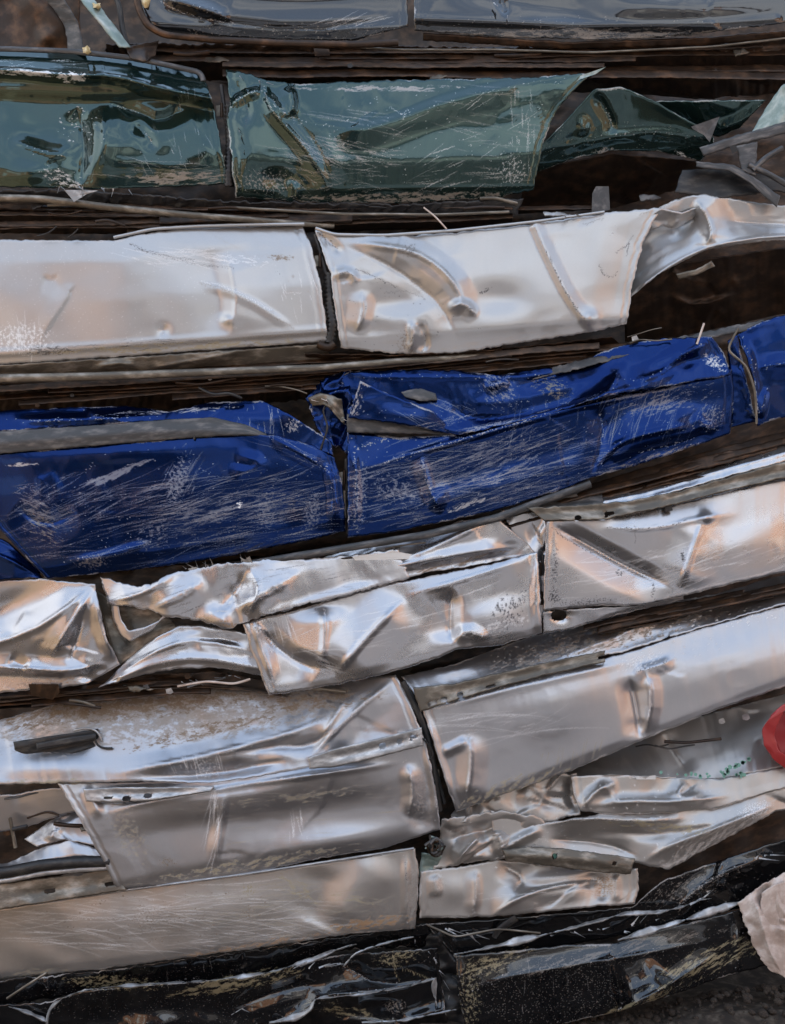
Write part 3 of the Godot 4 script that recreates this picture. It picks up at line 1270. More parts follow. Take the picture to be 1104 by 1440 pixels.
func materials() -> void:
	mats.void = plain(Color(0.015, 0.015, 0.015), 0.7)
	mats.soil = grimy(Color(0.025, 0.018, 0.013), Color(0.05, 0.037, 0.027), Color(0.1, 0.08, 0.06), 0.03, 0.95, 0.0)
	mats.soil2 = grimy(Color(0.022, 0.015, 0.011), Color(0.04, 0.029, 0.021), Color(0.09, 0.07, 0.05), 0.02, 0.95, 0.0)
	mats.brick = grimy(Color(0.44, 0.23, 0.14), Color(0.49, 0.28, 0.175), Color(0.54, 0.35, 0.24), 0.05, 0.9, 0.0)
	mats.rustdark = grimy(Color(0.03, 0.021, 0.016), Color(0.05, 0.033, 0.023), Color(0.085, 0.05, 0.031), 0.02, 0.5, 0.25, 1.0)
	mats.scrap = grimy(Color(0.07, 0.07, 0.075), Color(0.15, 0.15, 0.16), Color(0.3, 0.3, 0.315), 0.02, 0.7, 0.0)
	mats.render = grimy(Color(0.32, 0.315, 0.33), Color(0.38, 0.375, 0.39), Color(0.44, 0.435, 0.45), 0.02, 0.9, 0.0)
	mats.underbody = grimy(Color(0.05, 0.038, 0.03), Color(0.08, 0.055, 0.04), Color(0.12, 0.078, 0.052), 0.03, 0.7, 0.1)
	mats.clay = grimy(Color(0.24, 0.15, 0.08), Color(0.34, 0.23, 0.13), Color(0.42, 0.31, 0.19), 0.03, 0.95, 0.0)
	mats.concrete = grimy(Color(0.17, 0.175, 0.195), Color(0.22, 0.225, 0.245), Color(0.28, 0.285, 0.3), 0.02, 0.9, 0.0)
	mats.rust = grimy(Color(0.034, 0.02, 0.012), Color(0.062, 0.034, 0.019), Color(0.11, 0.058, 0.03), 0.02, 0.42, 0.5, 1.0)
	mats.black = grimy(Color(0.012, 0.012, 0.013), Color(0.02, 0.02, 0.021), Color(0.05, 0.047, 0.042), 0.02, 0.5, 0.0, 3.0)
	mats.greyplastic = grimy(Color(0.045, 0.047, 0.05), Color(0.075, 0.075, 0.078), Color(0.14, 0.135, 0.13), 0.02, 0.5, 0.0, 3.0)
	mats.rail = grimy(Color(0.12, 0.105, 0.085), Color(0.2, 0.175, 0.14), Color(0.32, 0.29, 0.25), 0.016, 0.45, 0.5, 2.0)
	mats.bare = grimy(Color(0.3, 0.3, 0.3), Color(0.45, 0.45, 0.45), Color(0.65, 0.65, 0.64), 0.02, 0.4, 0.55, 2.0)
	mats.pale = plain(Color(0.7, 0.7, 0.68), 0.6)
	mats.foam = grimy(Color(0.5, 0.38, 0.18), Color(0.62, 0.5, 0.28), Color(0.75, 0.66, 0.45), 0.05, 0.95, 0.0)
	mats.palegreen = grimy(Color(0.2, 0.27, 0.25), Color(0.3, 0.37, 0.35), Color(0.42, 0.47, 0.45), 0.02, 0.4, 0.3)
	mats.glassbit = plain(Color(0.2, 0.42, 0.34), 0.2)
	mats.red = plain(Color(0.3, 0.012, 0.018), 0.32)
	mats.red.clearcoat_enabled = true
	mats.redpale = plain(Color(0.36, 0.035, 0.035), 0.35)
	mats.cream = grimy(Color(0.5, 0.4, 0.34), Color(0.6, 0.5, 0.44), Color(0.68, 0.6, 0.54), 0.03, 0.5, 0.0)

func car_top() -> void:
	mats.p1 = StandardMaterial3D.new()
	var o := thing("crushed_car", "crushed dark grey glossy car at the very top of the stack", "car", "crushed cars in the stack")
	core(o, [-330, -160, 0, 1450, -160, 0], [-330, 75, 0, 300, 82, 0, 1000, 78, 0, 1450, 60, 0], -260, mats.underbody, 11)
	var a := pan(o, "door", mats.p1, {a = "p1", t = [194, -112, -6, 400, -115, -4, 572, -115, -6], l = [189, -40, 0, 194, 4, 0], b = [206, 32, -2, 222, 44, 0, 290, 50, 0, 400, 55, 0, 500, 56, -2, 573, 36, -6], n = 0.9, rd = 0.1,
		f = [["R", [216, -20, 232, 10, 300, 30, 420, 42, 560, 28], -5, 6, 12], ["R", [225, -6, 270, 8, 305, 18, 330, 34], 9, 8, 10], ["D", 270, 5, 40, 14, 20, 5], ["D", 440, 10, 120, 30, 0, -9], ["F", 206, 36, 573, 40, -0.9, 4, 30]], c = 6})
	bar(o, "door_edge_trim", mats.rust, [188, -90, 2, 189, -20, 2, 195, 12, 2, 207, 36, 2, 230, 49, 2, 300, 56, 2, 400, 61, 2, 500, 63, 0, 560, 60, -3], 5.0, 0.8)
	pan(o, "door", mats.p1, {a = "p1", t = [581, -115, -6, 800, -116, -4, 1250, -120, -6], b = [584, 42, 0, 700, 51, 1, 850, 55, 2, 950, 51, 1, 1010, 43, 0, 1092, 33, 0, 1250, 10, 0], n = 0.9, rd = 0.1,
		f = [["F", 583, 28, 1000, 40, -0.7, 5, 30], ["D", 960, 8, 100, 22, -2, 9], ["D", 800, -5, 60, 25, 30, -7], ["R", [700, -10, 712, 10, 708, 22], -6, 4, 9], ["R", [584, 26, 850, 37, 1000, 34, 1092, 26], 2.5, 5, 5, 0], ["G", [620, -20, 780, 15, 850, 30], -5, 16, 16]], c = 8})
	slivers(o, "torn_paint", mats.bare, [690, 0, 4, 715, 18, 4, 712, 28, 4], 7, 8, 1.2, 3)
	pan(o, "sill_strip", mats.rust, {t = [596, 47, -12, 800, 60, -12, 1000, 53, -12, 1250, 30, -12], b = [596, 56, -18, 800, 68, -18, 1000, 62, -18, 1250, 40, -18], n = 2.0, sk = 5})
	pan(o, "sill", mats.rustdark, {t = [150, 62, -24, 400, 63, -22, 700, 68, -24, 1000, 62, -24, 1250, 45, -24], b = [150, 100, -110, 270, 112, -110, 560, 113, -110, 760, 106, -110, 1000, 138, -110, 1250, 112, -110], n = 6.0, nx = 0.35,
		f = [["R", [200, 84, 560, 84, 900, 82, 1200, 66], 9, 5, 14, 0], ["R", [420, 66, 445, 78], 8, 6, 6]], c = 26, ch = 5.0, j = 3.0})
	plate(o, "bracket", mats.rust, [441, 68, 463, 69, 464, 78, 443, 79], -14, 4.0)
	bar(o, "sill_edge", mats.rail, [470, 64, -10, 560, 70, -11, 700, 70, -11, 830, 74, -11, 1000, 66, -11, 1120, 52, -12], 1.6)
	# crushed front corner at the left
	pan(o, "inner_wheel_arch", mats.rust, {t = [-180, -80, -46, 110, -80, -46], b = [-180, 82, -52, 112, 78, -52], n = 6.0, c = 6, f = [["D", 66, 52, 12, 12, 0, 8], ["G", [20, -20, 80, 20, 96, 70], 10, 20, 20]]})
	pan(o, "arch_flange", mats.greyplastic, {t = [38, -30, -18, 62, -30, -8], l = [70, 4, -22, 92, 36, -24], b = [98, 74, -26, 118, 72, -14], r = [92, 2, -8, 110, 34, -12], n = 2.0, sk = 8})
	pan(o, "torn_strip", mats.palegreen, {t = [92, -26, 2, 112, -26, -6], b = [168, 66, 2, 183, 66, -6], n = 2.0, sk = 5, f = [["R", [118, 0, 176, 66], 4, 4, 5]]})  # pale green stands for the sky mirrored in this tilted strip
	bar(o, "door_seal", mats.black, [150, -30, -16, 168, 8, -16, 172, 40, -16, 178, 62, -16], 4.0)
	pan(o, "crumpled_bracket", mats.rustdark, {t = [178, 66, -6, 200, 62, 0, 222, 58, -6], b = [184, 82, -6, 205, 86, 0, 218, 78, -8], n = 5.0, nf = 4.0, c = 8, ch = 6.0, sk = 6})
	layers(o, [180, 66, 0, 600, 70, 0, 1250, 56, 0], [180, 112, 0, 600, 114, 0, 1250, 120, 0], 7, 101)
	debris(o, [200, 66, 0, 600, 70, 0, 1100, 60, 0], [200, 110, 0, 600, 112, 0, 1100, 120, 0], 9, 201)
	finish(mats.p1, "p1", Color(0.02, 0.024, 0.03), 0.4, 0.09, [
		["C", 800, 60, 300, 40, 260, 1.4, 0.6, 5], ["S", 850, 46, 260, 8, 0, 160, 26, 0.5, 7], ["S", 500, 30, 60, 12, -20, 20, 30, 0.7, 0],
		["C", 420, 45, 160, 14, 200, 1.5, 0.5, 5], ["P", 850, 48, 280, 10, 0, 0.35, 0.6, 5, 2.0, 5.0]], 1.0)

func car_green() -> void:
	mats.p2 = StandardMaterial3D.new()
	var o := thing("crushed_car", "crushed dark green car with two dented doors, second layer from the top", "car", "crushed cars in the stack")
	core(o, [-330, 128, 0, 300, 135, 0, 560, 140, 0, 1000, 160, 0, 1450, 140, 0], [-330, 292, 0, 560, 302, 0, 900, 290, 0, 1450, 260, 0], -260, mats.underbody, 21)
	pan(o, "door", mats.p2, {rd = 0.25, a = "p2", t = [-180, 68, -26, 12, 71, -26, 100, 75, -26, 190, 85, -24, 283, 102, -20], r = [297, 137, 0, 310, 205, 0], b = [-180, 262, -4, 12, 262, -4, 150, 265, -4, 319, 258, -4], n = 1.2,
		f = [["R", [-180, 96, 12, 98, 90, 106, 160, 106, 230, 126, 297, 139], 20, 20, 9, 0], ["G", [-180, 140, 12, 142, 150, 147, 230, 142, 300, 140], -12, 12, 40, 0],
		["R", [108, 150, 120, 195, 114, 262], -10, 9, 22], ["R", [140, 150, 150, 190, 135, 240], 7, 12, 20], ["D", 60, 185, 50, 26, 0, -10], ["D", 190, 190, 60, 35, -20, 5], ["R", [155, 146, 200, 160, 222, 172, 266, 152], -7, 8, 10], ["R", [185, 170, 205, 188, 220, 212], -8, 7, 9], ["F", -180, 236, 319, 236, -0.45, 5, 40], ["D", 40, 245, 30, 14, 0, 8], ["R", [262, 150, 300, 230], 3, 8, 20], ["R", [12, 196, 60, 214, 105, 222], 5, 10, 10]], c = 8, ch = 2.5})
	bar(o, "window_seal", mats.greyplastic, [-150, 66, -14, 12, 69, -14, 100, 72, -14, 190, 82, -12, 284, 102, -8, 286, 114, -7], 4.0, 0.7)
	slivers(o, "torn_paint", mats.bare, [80, 262, 4, 110, 262, 4, 190, 267, 2], 12, 11, 1.2, 9)
	plate(o, "torn_sheet", mats.bare, [90, 267, 138, 268, 122, 273, 104, 284, 98, 276], 3.0, 1.2, 2.0)
	pan(o, "door", mats.p2, {rd = 0.12, a = "p2", t = [318, 98, -16, 345, 104, -4, 380, 114, -4, 416, 119, -8, 520, 114, -12, 640, 112, -12, 740, 110, -12, 832, 103, -4], l = [324, 140, -6, 320, 168, -2, 326, 220, 0], r = [802, 130, -6, 776, 165, -8, 760, 212, -6], b = [332, 277, -12, 420, 283, -14, 560, 285, -16, 700, 277, -16, 750, 266, -16], n = 0.7, nf = 0.7,
		f = [["R", [370, 122, 378, 150, 398, 174, 428, 205, 450, 240, 464, 268], 13, 24, 9], ["R", [392, 140, 420, 172, 446, 205, 470, 262], -6, 10, 16], ["R", [408, 118, 414, 150, 404, 164], 10, 5, 12], ["R", [372, 128, 395, 158, 414, 166], 8, 6, 6], ["R", [410, 168, 500, 186, 560, 168, 640, 138, 740, 118, 800, 112], 16, 40, 120], ["D", 352, 215, 28, 60, 0, 9], ["D", 400, 255, 30, 18, 10, -9], ["R", [322, 150, 345, 132, 372, 126], 9, 5, 7], ["R", [330, 112, 350, 150, 344, 180], -7, 6, 8], ["F", 332, 268, 750, 262, -0.7, 4, 30], ["D", 790, 120, 30, 30, 0, 8], ["R", [404, 250, 420, 270, 410, 284], 6, 5, 6]], c = 7, ch = 2.5, j = 2.0})
	slivers(o, "torn_paint", mats.bare, [330, 170, 6, 345, 200, 8, 345, 240, 6], 8, 7, 1.4, 14)
	slivers(o, "torn_edge", mats.bare, [320, 102, -4, 360, 112, 2, 414, 124, 0], 9, 8, 0.6, 15)
	plate(o, "torn_corner", mats.palegreen, [790, 118, 812, 108, 852, 94, 838, 104, 815, 112, 796, 124], [-2, 0.02, 0.1], 1.5, 2.0)
	# rear quarter over the wheel opening
	pan(o, "rear_quarter", mats.p2, {a = "p2", t = [758, 206, -22, 790, 176, -14, 836, 126, 0, 874, 123, 4, 920, 142, 4, 960, 166, 0, 1000, 186, -6], l = [755, 222, -30], r = [1004, 205, -16], b = [752, 243, -44, 800, 224, -44, 860, 211, -42, 930, 212, -38, 985, 226, -30], n = 1.0, rd = 0.2,
		f = [["R", [836, 128, 850, 150, 862, 176, 858, 190], -7, 5, 8], ["D", 820, 180, 9, 12, 0, 7], ["R", [756, 214, 820, 200, 880, 188, 940, 184, 1000, 198], 4, 5, 8], ["F", 752, 232, 990, 205, -0.5, 6, 20]], c = 5})
	pan(o, "tailgate", mats.p2, {a = "p2", t = [900, 142, -30, 990, 142, -24, 1076, 141, -16], b = [960, 176, -56, 1010, 192, -52, 1040, 180, -44], n = 2.0, f = [["R", [1076, 142, 1050, 168, 1000, 186], 6, 8, 8]]})
	plate(o, "torn_sheet", mats.greyplastic, [972, 178, 1012, 164, 1008, 174, 998, 200, 990, 190, 975, 182], [-2, 0.0, -0.1], 1.5, 2.0)
	pan(o, "wheel_housing", mats.rustdark, {t = [740, 240, -70, 860, 216, -60, 990, 228, -60], b = [730, 300, -190, 860, 292, -190, 990, 255, -190], n = 9.0, c = 10, ch = 6.0})
	plate(o, "bracket", mats.greyplastic, [833, 272, 838, 262, 856, 262, 858, 295, 832, 300], -30, 3.0)
	# sill and floor layers below the doors
	pan(o, "sill", mats.black, {t = [-180, 270, -10, 120, 268, -10, 330, 284, -12, 560, 288, -12, 735, 280, -16], b = [-180, 284, -24, 120, 284, -24, 330, 296, -24, 560, 300, -24, 725, 300, -24], n = 4.0, nx = 0.4, c = 20, ch = 4.0, j = 3.0})
	bar(o, "exhaust_pipe", mats.rail, [-180, 274, -8, 60, 280, -8, 150, 291, -6, 260, 302, -6, 340, 308, -10, 400, 313, -14, 470, 318, -24], [6.5, 4.0])
	bar(o, "brake_pipe", mats.rail, [330, 292, -12, 480, 301, -10, 620, 302, -10, 716, 298, -12], 2.2)
	pan(o, "floor_pan", mats.rustdark, {t = [-180, 288, -30, 200, 300, -26, 420, 312, -28, 720, 300, -30], b = [-180, 326, -110, 200, 328, -110, 420, 325, -110, 720, 318, -110], n = 5.0, nx = 0.4, c = 20, ch = 5.0})
	bar(o, "hose", mats.black, [322, 150, -16, 324, 200, -14, 322, 240, -10, 322, 262, -12], 6.0, 1.0, 10, 0.16)
	layers(o, [-180, 274, 0, 330, 292, 0, 900, 288, 0], [-180, 334, 0, 330, 320, 0, 900, 300, 0], 8, 102)
	debris(o, [0, 276, 0, 330, 294, 0, 900, 250, 0], [0, 330, 0, 330, 318, 0, 900, 300, 0], 14, 202)
	door_gap(o, [308, 120, -14, 316, 180, -14, 324, 262, -12], 5)
	finish(mats.p2, "p2", Color(0.022, 0.054, 0.05), 0.75, 0.12, [
		["S", 480, 210, 90, 60, 8, 130, 34, 0.55, 7], ["S", 560, 250, 180, 22, -3, 160, 30, 0.5, 7], ["S", 660, 200, 110, 70, -30, 70, 26, 0.5, 0], ["S", 700, 170, 90, 50, 10, 70, 44, 0.35, 7],
		["P", 560, 278, 200, 9, -1, 0.5, 0.8, 5, 2.0, 4.0], ["P", 720, 240, 30, 30, 0, 0.05, 0.7, 0, 3.0, 1.0], ["S", 735, 190, 20, 70, 88, 50, 26, 0.6, 0],
		["S", 440, 225, 40, 40, 25, 120, 22, 0.6, 7], ["P", 500, 215, 70, 30, 10, -0.02, 0.6, 7, 2.4, 6.0], ["P", 375, 255, 60, 24, 0, 0.1, 0.7, 7, 3.0, 1.0],
		["P", 250, 250, 90, 12, -2, 0.4, 0.8, 5, 2.0, 4.0], ["P", 90, 252, 40, 16, 20, 0.25, 0.8, 0, 2.5, 2.0], ["S", 240, 215, 70, 40, 60, 50, 14, 0.5, 0], ["S", 270, 180, 30, 50, 80, 30, 16, 0.5, 0], ["S", 220, 240, 90, 14, 2, 90, 30, 0.6, 7],
		["C", 110, 180, 30, 30, 40, 2.0, 0.7, 0], ["C", 630, 190, 170, 80, 160, 1.1, 0.6, 0], ["S", 50, 90, 60, 8, 3, 60, 40, 0.6, 6], ["P", 100, 108, 24, 9, 0, 0.6, 0.95, 6, 2.0, 2.0], ["P", 40, 102, 60, 5, 3, 0.6, 0.9, 6, 2.0, 3.0],
		["P", 540, 124, 130, 6, 0, 0.35, 0.7, 7, 2.0, 5.0], ["L", [566, 168, 574, 152], 2, 0.9, 0], ["L", [548, 150, 560, 158, 572, 160], 2, 0.8, 0], ["C", 870, 200, 110, 30, 120, 1.0, 0.5, 5], ["P", 960, 218, 14, 4, 30, 0.5, 0.9, 6, 3.0, 1.0], ["P", 850, 212, 20, 6, -5, 0.35, 0.8, 7, 3.0, 1.0]], 0.7)

func car_white() -> void:
	mats.p3 = StandardMaterial3D.new()
	var o := thing("crushed_car", "crushed pale silver car with two dented doors under the green car", "car", "crushed cars in the stack")
	core(o, [-330, 345, 0, 560, 345, 0, 950, 330, 0, 1450, 320, 0], [-330, 520, 0, 300, 515, 0, 700, 505, 0, 1000, 470, 0, 1450, 440, 0], -260, mats.underbody, 33)
	pan(o, "door", mats.p3, {rd = 0.0, a = "p3", t = [-180, 339, -6, 12, 338, -6, 165, 339, -6, 200, 330, -10, 260, 322, -14, 340, 319, -20, 424, 318, -20], r = [437, 345, -8, 450, 400, -2], b = [-180, 520, -2, 12, 511, -2, 230, 496, -2, 461, 479, -2], n = 1.8, nf = 0.8,
		f = [["F", -180, 510, 461, 464, -0.55, 4, 30], ["R", [-180, 510, 12, 497, 230, 482, 461, 465], 1.6, 6, 3, 0], ["R", [318, 352, 330, 395, 332, 430, 324, 474], 7, 60, 13], ["R", [290, 350, 300, 385, 312, 430, 318, 470], -3, 12, 30], ["G", [200, 352, 300, 360, 430, 348], -3, 14, 44], ["R", [280, 398, 340, 415, 415, 463], 2.5, 4, 6], ["F", 170, 340, 235, 490, -0.05, 20, 100], ["D", 320, 450, 8, 6, 0, 5], ["D", 230, 464, 7, 7, 0, -4]], c = 3, ch = 2.0})
	bar(o, "window_seal", mats.p3, [160, 334, -8, 215, 322, -10, 280, 318, -12, 350, 316, -12, 428, 315, -10], 2.4, 0.8)
	pan(o, "door", mats.p3, {rd = 0.25, a = "p3", t = [444, 324, -12, 480, 331, -6, 540, 334, -8, 640, 328, -10, 750, 315, -10, 850, 301, -8, 928, 293, -4], l = [466, 386, -2, 470, 425, 0], r = [904, 340, -4, 890, 392, -4], b = [480, 488, -4, 560, 497, -2, 640, 496, -2, 740, 480, -2, 820, 468, -2, 880, 455, -6], n = 1.8,
		f = [["R", [484, 340, 530, 344, 580, 352, 618, 374, 645, 406, 656, 446], 13, 14, 26], ["R", [484, 346, 530, 364, 580, 394, 620, 428, 644, 480], -6, 12, 12], ["R", [628, 436, 652, 424, 672, 446], 9, 6, 10], ["R", [752, 318, 775, 370, 800, 420, 832, 462], 6, 9, 5, 0], ["D", 560, 425, 44, 18, -4, -9], ["R", [508, 408, 512, 440, 500, 470], 7, 10, 14], ["D", 530, 465, 40, 14, 4, -4], ["R", [578, 450, 582, 475, 576, 497], 8, 5, 5], ["R", [590, 452, 600, 480, 592, 497], -6, 5, 6], ["F", 480, 478, 880, 446, -0.55, 4, 30], ["R", [466, 388, 490, 380, 505, 398], 8, 6, 6], ["D", 700, 420, 40, 20, 0, -7], ["D", 830, 446, 10, 10, 0, 7], ["R", [890, 300, 872, 380, 862, 450], -3, 20, 20], ["R", [446, 326, 470, 345, 480, 360], -6, 6, 8]], c = 7, ch = 2.2, j = 1.8})
	bar(o, "window_seal", mats.p3, [444, 321, -6, 470, 330, -3, 540, 331, -4, 640, 324, -6, 750, 312, -6, 850, 298, -5], [2.4, 2.0], 0.8)
	slivers(o, "torn_edge", mats.bare, [770, 312, -2, 800, 306, -2, 868, 296, -2], 7, 9, -2.6, 21)
	pan(o, "front_wing", mats.p3, {a = "p3", t = [905, 310, -40, 930, 290, -30, 962, 277, -14, 990, 274, -6, 1040, 282, -6, 1092, 289, -8, 1270, 300, -10], l = [900, 350, -44], r = [1270, 320, -6], b = [886, 418, -36, 930, 382, -22, 990, 352, -10, 1040, 342, -6, 1092, 337, -5, 1270, 340, -5], n = 2.0,
		f = [["R", [978, 280, 996, 308, 1002, 330, 992, 346], 11, 22, 10], ["R", [945, 320, 985, 300], -8, 8, 12], ["D", 955, 325, 30, 16, -30, -10], ["R", [905, 400, 950, 368, 1000, 345, 1092, 330, 1270, 330], 7, 12, 7, 0], ["R", [1010, 310, 1092, 316, 1200, 318], -5, 16, 16]], c = 3})
	pan(o, "torn_wing_edge", mats.p3, {a = "p3", t = [912, 305, -6, 930, 294, 0, 958, 300, -2, 985, 290, -10], b = [906, 330, -26, 930, 316, -14, 950, 322, -16, 975, 306, -22], n = 5.0, nf = 4.0, sk = 5})
	pan(o, "wheel_housing", mats.rustdark, {t = [880, 405, -70, 960, 370, -60, 1092, 350, -60, 1270, 350, -60], b = [880, 480, -190, 960, 472, -190, 1092, 442, -190, 1270, 420, -190], n = 8.0, c = 8, ch = 6.0, f = [["R", [940, 415, 980, 432, 1040, 412], 9, 5, 12], ["D", 1012, 438, 6, 6, 0, 6], ["D", 1034, 396, 5, 5, 0, 6]]})
	pan(o, "arch_lip", mats.rail, {t = [952, 386, -12, 985, 378, -8, 1000, 368, -8], b = [955, 392, -14, 980, 386, -10, 1004, 374, -10], n = 2.0, sk = 4})
	# sill layers
	pan(o, "sill", mats.rail, {t = [-180, 520, -10, 12, 514, -10, 230, 500, -10, 461, 484, -12], b = [-180, 540, -30, 12, 530, -26, 230, 519, -24, 461, 506, -26], n = 3.0, nx = 0.4, f = [["R", [130, 516, 180, 510, 195, 520], 7, 5, 10], ["R", [200, 520, 280, 506, 350, 492], 7, 10, 6]], c = 5})
	bar(o, "sill_rail", mats.rail, [-180, 538, -6, 12, 532, -6, 120, 530, -6, 300, 523, -6, 450, 517, -8, 560, 508, -14, 720, 498, -26], [7.5, 4.0], 0.7)
	pan(o, "floor_pan", mats.rust, {t = [430, 498, -14, 560, 500, -12, 700, 492, -14, 860, 474, -18], b = [430, 528, -90, 560, 520, -90, 700, 513, -90, 880, 492, -90], n = 5.0, nx = 0.4, c = 14, ch = 5.0})
	bar(o, "hose", mats.black, [463, 385, -14, 464, 430, -12, 468, 455, -8, 464, 482, -10], 6.5, 1.0, 10, 0.16)
	bar(o, "grommet", mats.rust, [448, 484, -6, 462, 492, -4, 470, 484, -6], 6.0)
	layers(o, [-180, 530, 0, 460, 500, 0, 900, 470, 0], [-180, 590, 0, 460, 545, 0, 1100, 480, 0], 8, 103)
	debris(o, [0, 535, 0, 460, 505, 0, 900, 470, 0], [0, 585, 0, 460, 540, 0, 1090, 470, 0], 14, 203)
	door_gap(o, [440, 330, -14, 458, 390, -12, 468, 480, -10], 6)
	finish(mats.p3, "p3", Color(0.44, 0.44, 0.44), 0.6, 0.33, [
		["C", 120, 420, 200, 80, 420, 1.0, 0.35, 6], ["P", 30, 475, 50, 26, 0, 0.28, 0.8, 6, 3.0, 1.0], ["S", 40, 470, 30, 30, 88, 42, 22, 0.90, 6], ["L", [12, 497, 70, 493, 140, 489, 230, 482, 330, 474, 460, 466], 2.4, 0.75, 5], ["P", 230, 489, 240, 7, -3, 0.35, 0.75, 8, 2.0, 4.0], ["P", 70, 493, 40, 8, -3, 0.35, 0.7, 2, 3.0, 2.0],
		["L", [183, 342, 205, 352, 240, 361, 275, 365], 2, 0.8, 2], ["L", [190, 350, 225, 358, 280, 372, 330, 376], 2, 0.5, 2], ["S", 250, 362, 70, 12, 12, 84, 40, 0.81, 6], ["L", [280, 398, 310, 404, 350, 422, 380, 440, 415, 463], 2.6, 0.7, 5], ["L", [282, 395, 312, 401, 352, 419, 384, 438], 1.6, 0.9, 6],
		["L", [303, 332, 330, 346, 350, 360, 400, 358], 1.8, 0.5, 7], ["P", 395, 362, 22, 5, 4, 0.4, 0.8, 1, 3.0, 2.0], ["P", 340, 366, 60, 10, 4, 0.1, 0.6, 6, 3.0, 3.0], ["S", 420, 420, 28, 40, 80, 36, 24, 0.81, 6], ["L", [400, 400, 402, 412, 425, 412], 1.5, 0.8, 6], ["C", 408, 420, 30, 40, 14, 2.2, 0.6, 7],
		["S", 240, 485, 150, 8, -3, 98, 20, 0.68, 2], ["C", 140, 470, 100, 10, 30, 2.0, 0.5, 7],
		["L", [500, 378, 530, 390, 560, 405], 1.6, 0.85, 2], ["L", [540, 412, 570, 409, 600, 420], 1.6, 0.5, 2], ["P", 575, 350, 12, 14, 30, 0.2, 0.6, 2, 3.0, 1.0], ["P", 683, 408, 10, 3, -25, 0.6, 0.9, 2, 2.0, 1.0], ["P", 570, 483, 16, 24, 0, 0.15, 0.7, 1, 3.0, 1.0], ["S", 560, 470, 60, 16, 2, 70, 24, 0.54, 7],
		["L", [866, 355, 880, 345, 892, 330], 2.2, 0.7, 2], ["L", [842, 372, 850, 385, 862, 390, 870, 380], 2.2, 0.7, 2], ["L", [886, 342, 880, 362], 2.5, 0.6, 2], ["P", 680, 482, 140, 6, -6, 0.3, 0.6, 7, 2.0, 4.0], ["L", [725, 470, 760, 466, 812, 458], 1.5, 0.7, 7], ["C", 560, 440, 80, 50, 40, 1.3, 0.5, 2], ["L", [820, 316, 850, 306], 1.6, 0.5, 2], ["L", [900, 300, 920, 296], 1.8, 0.5, 1]], 0.45)

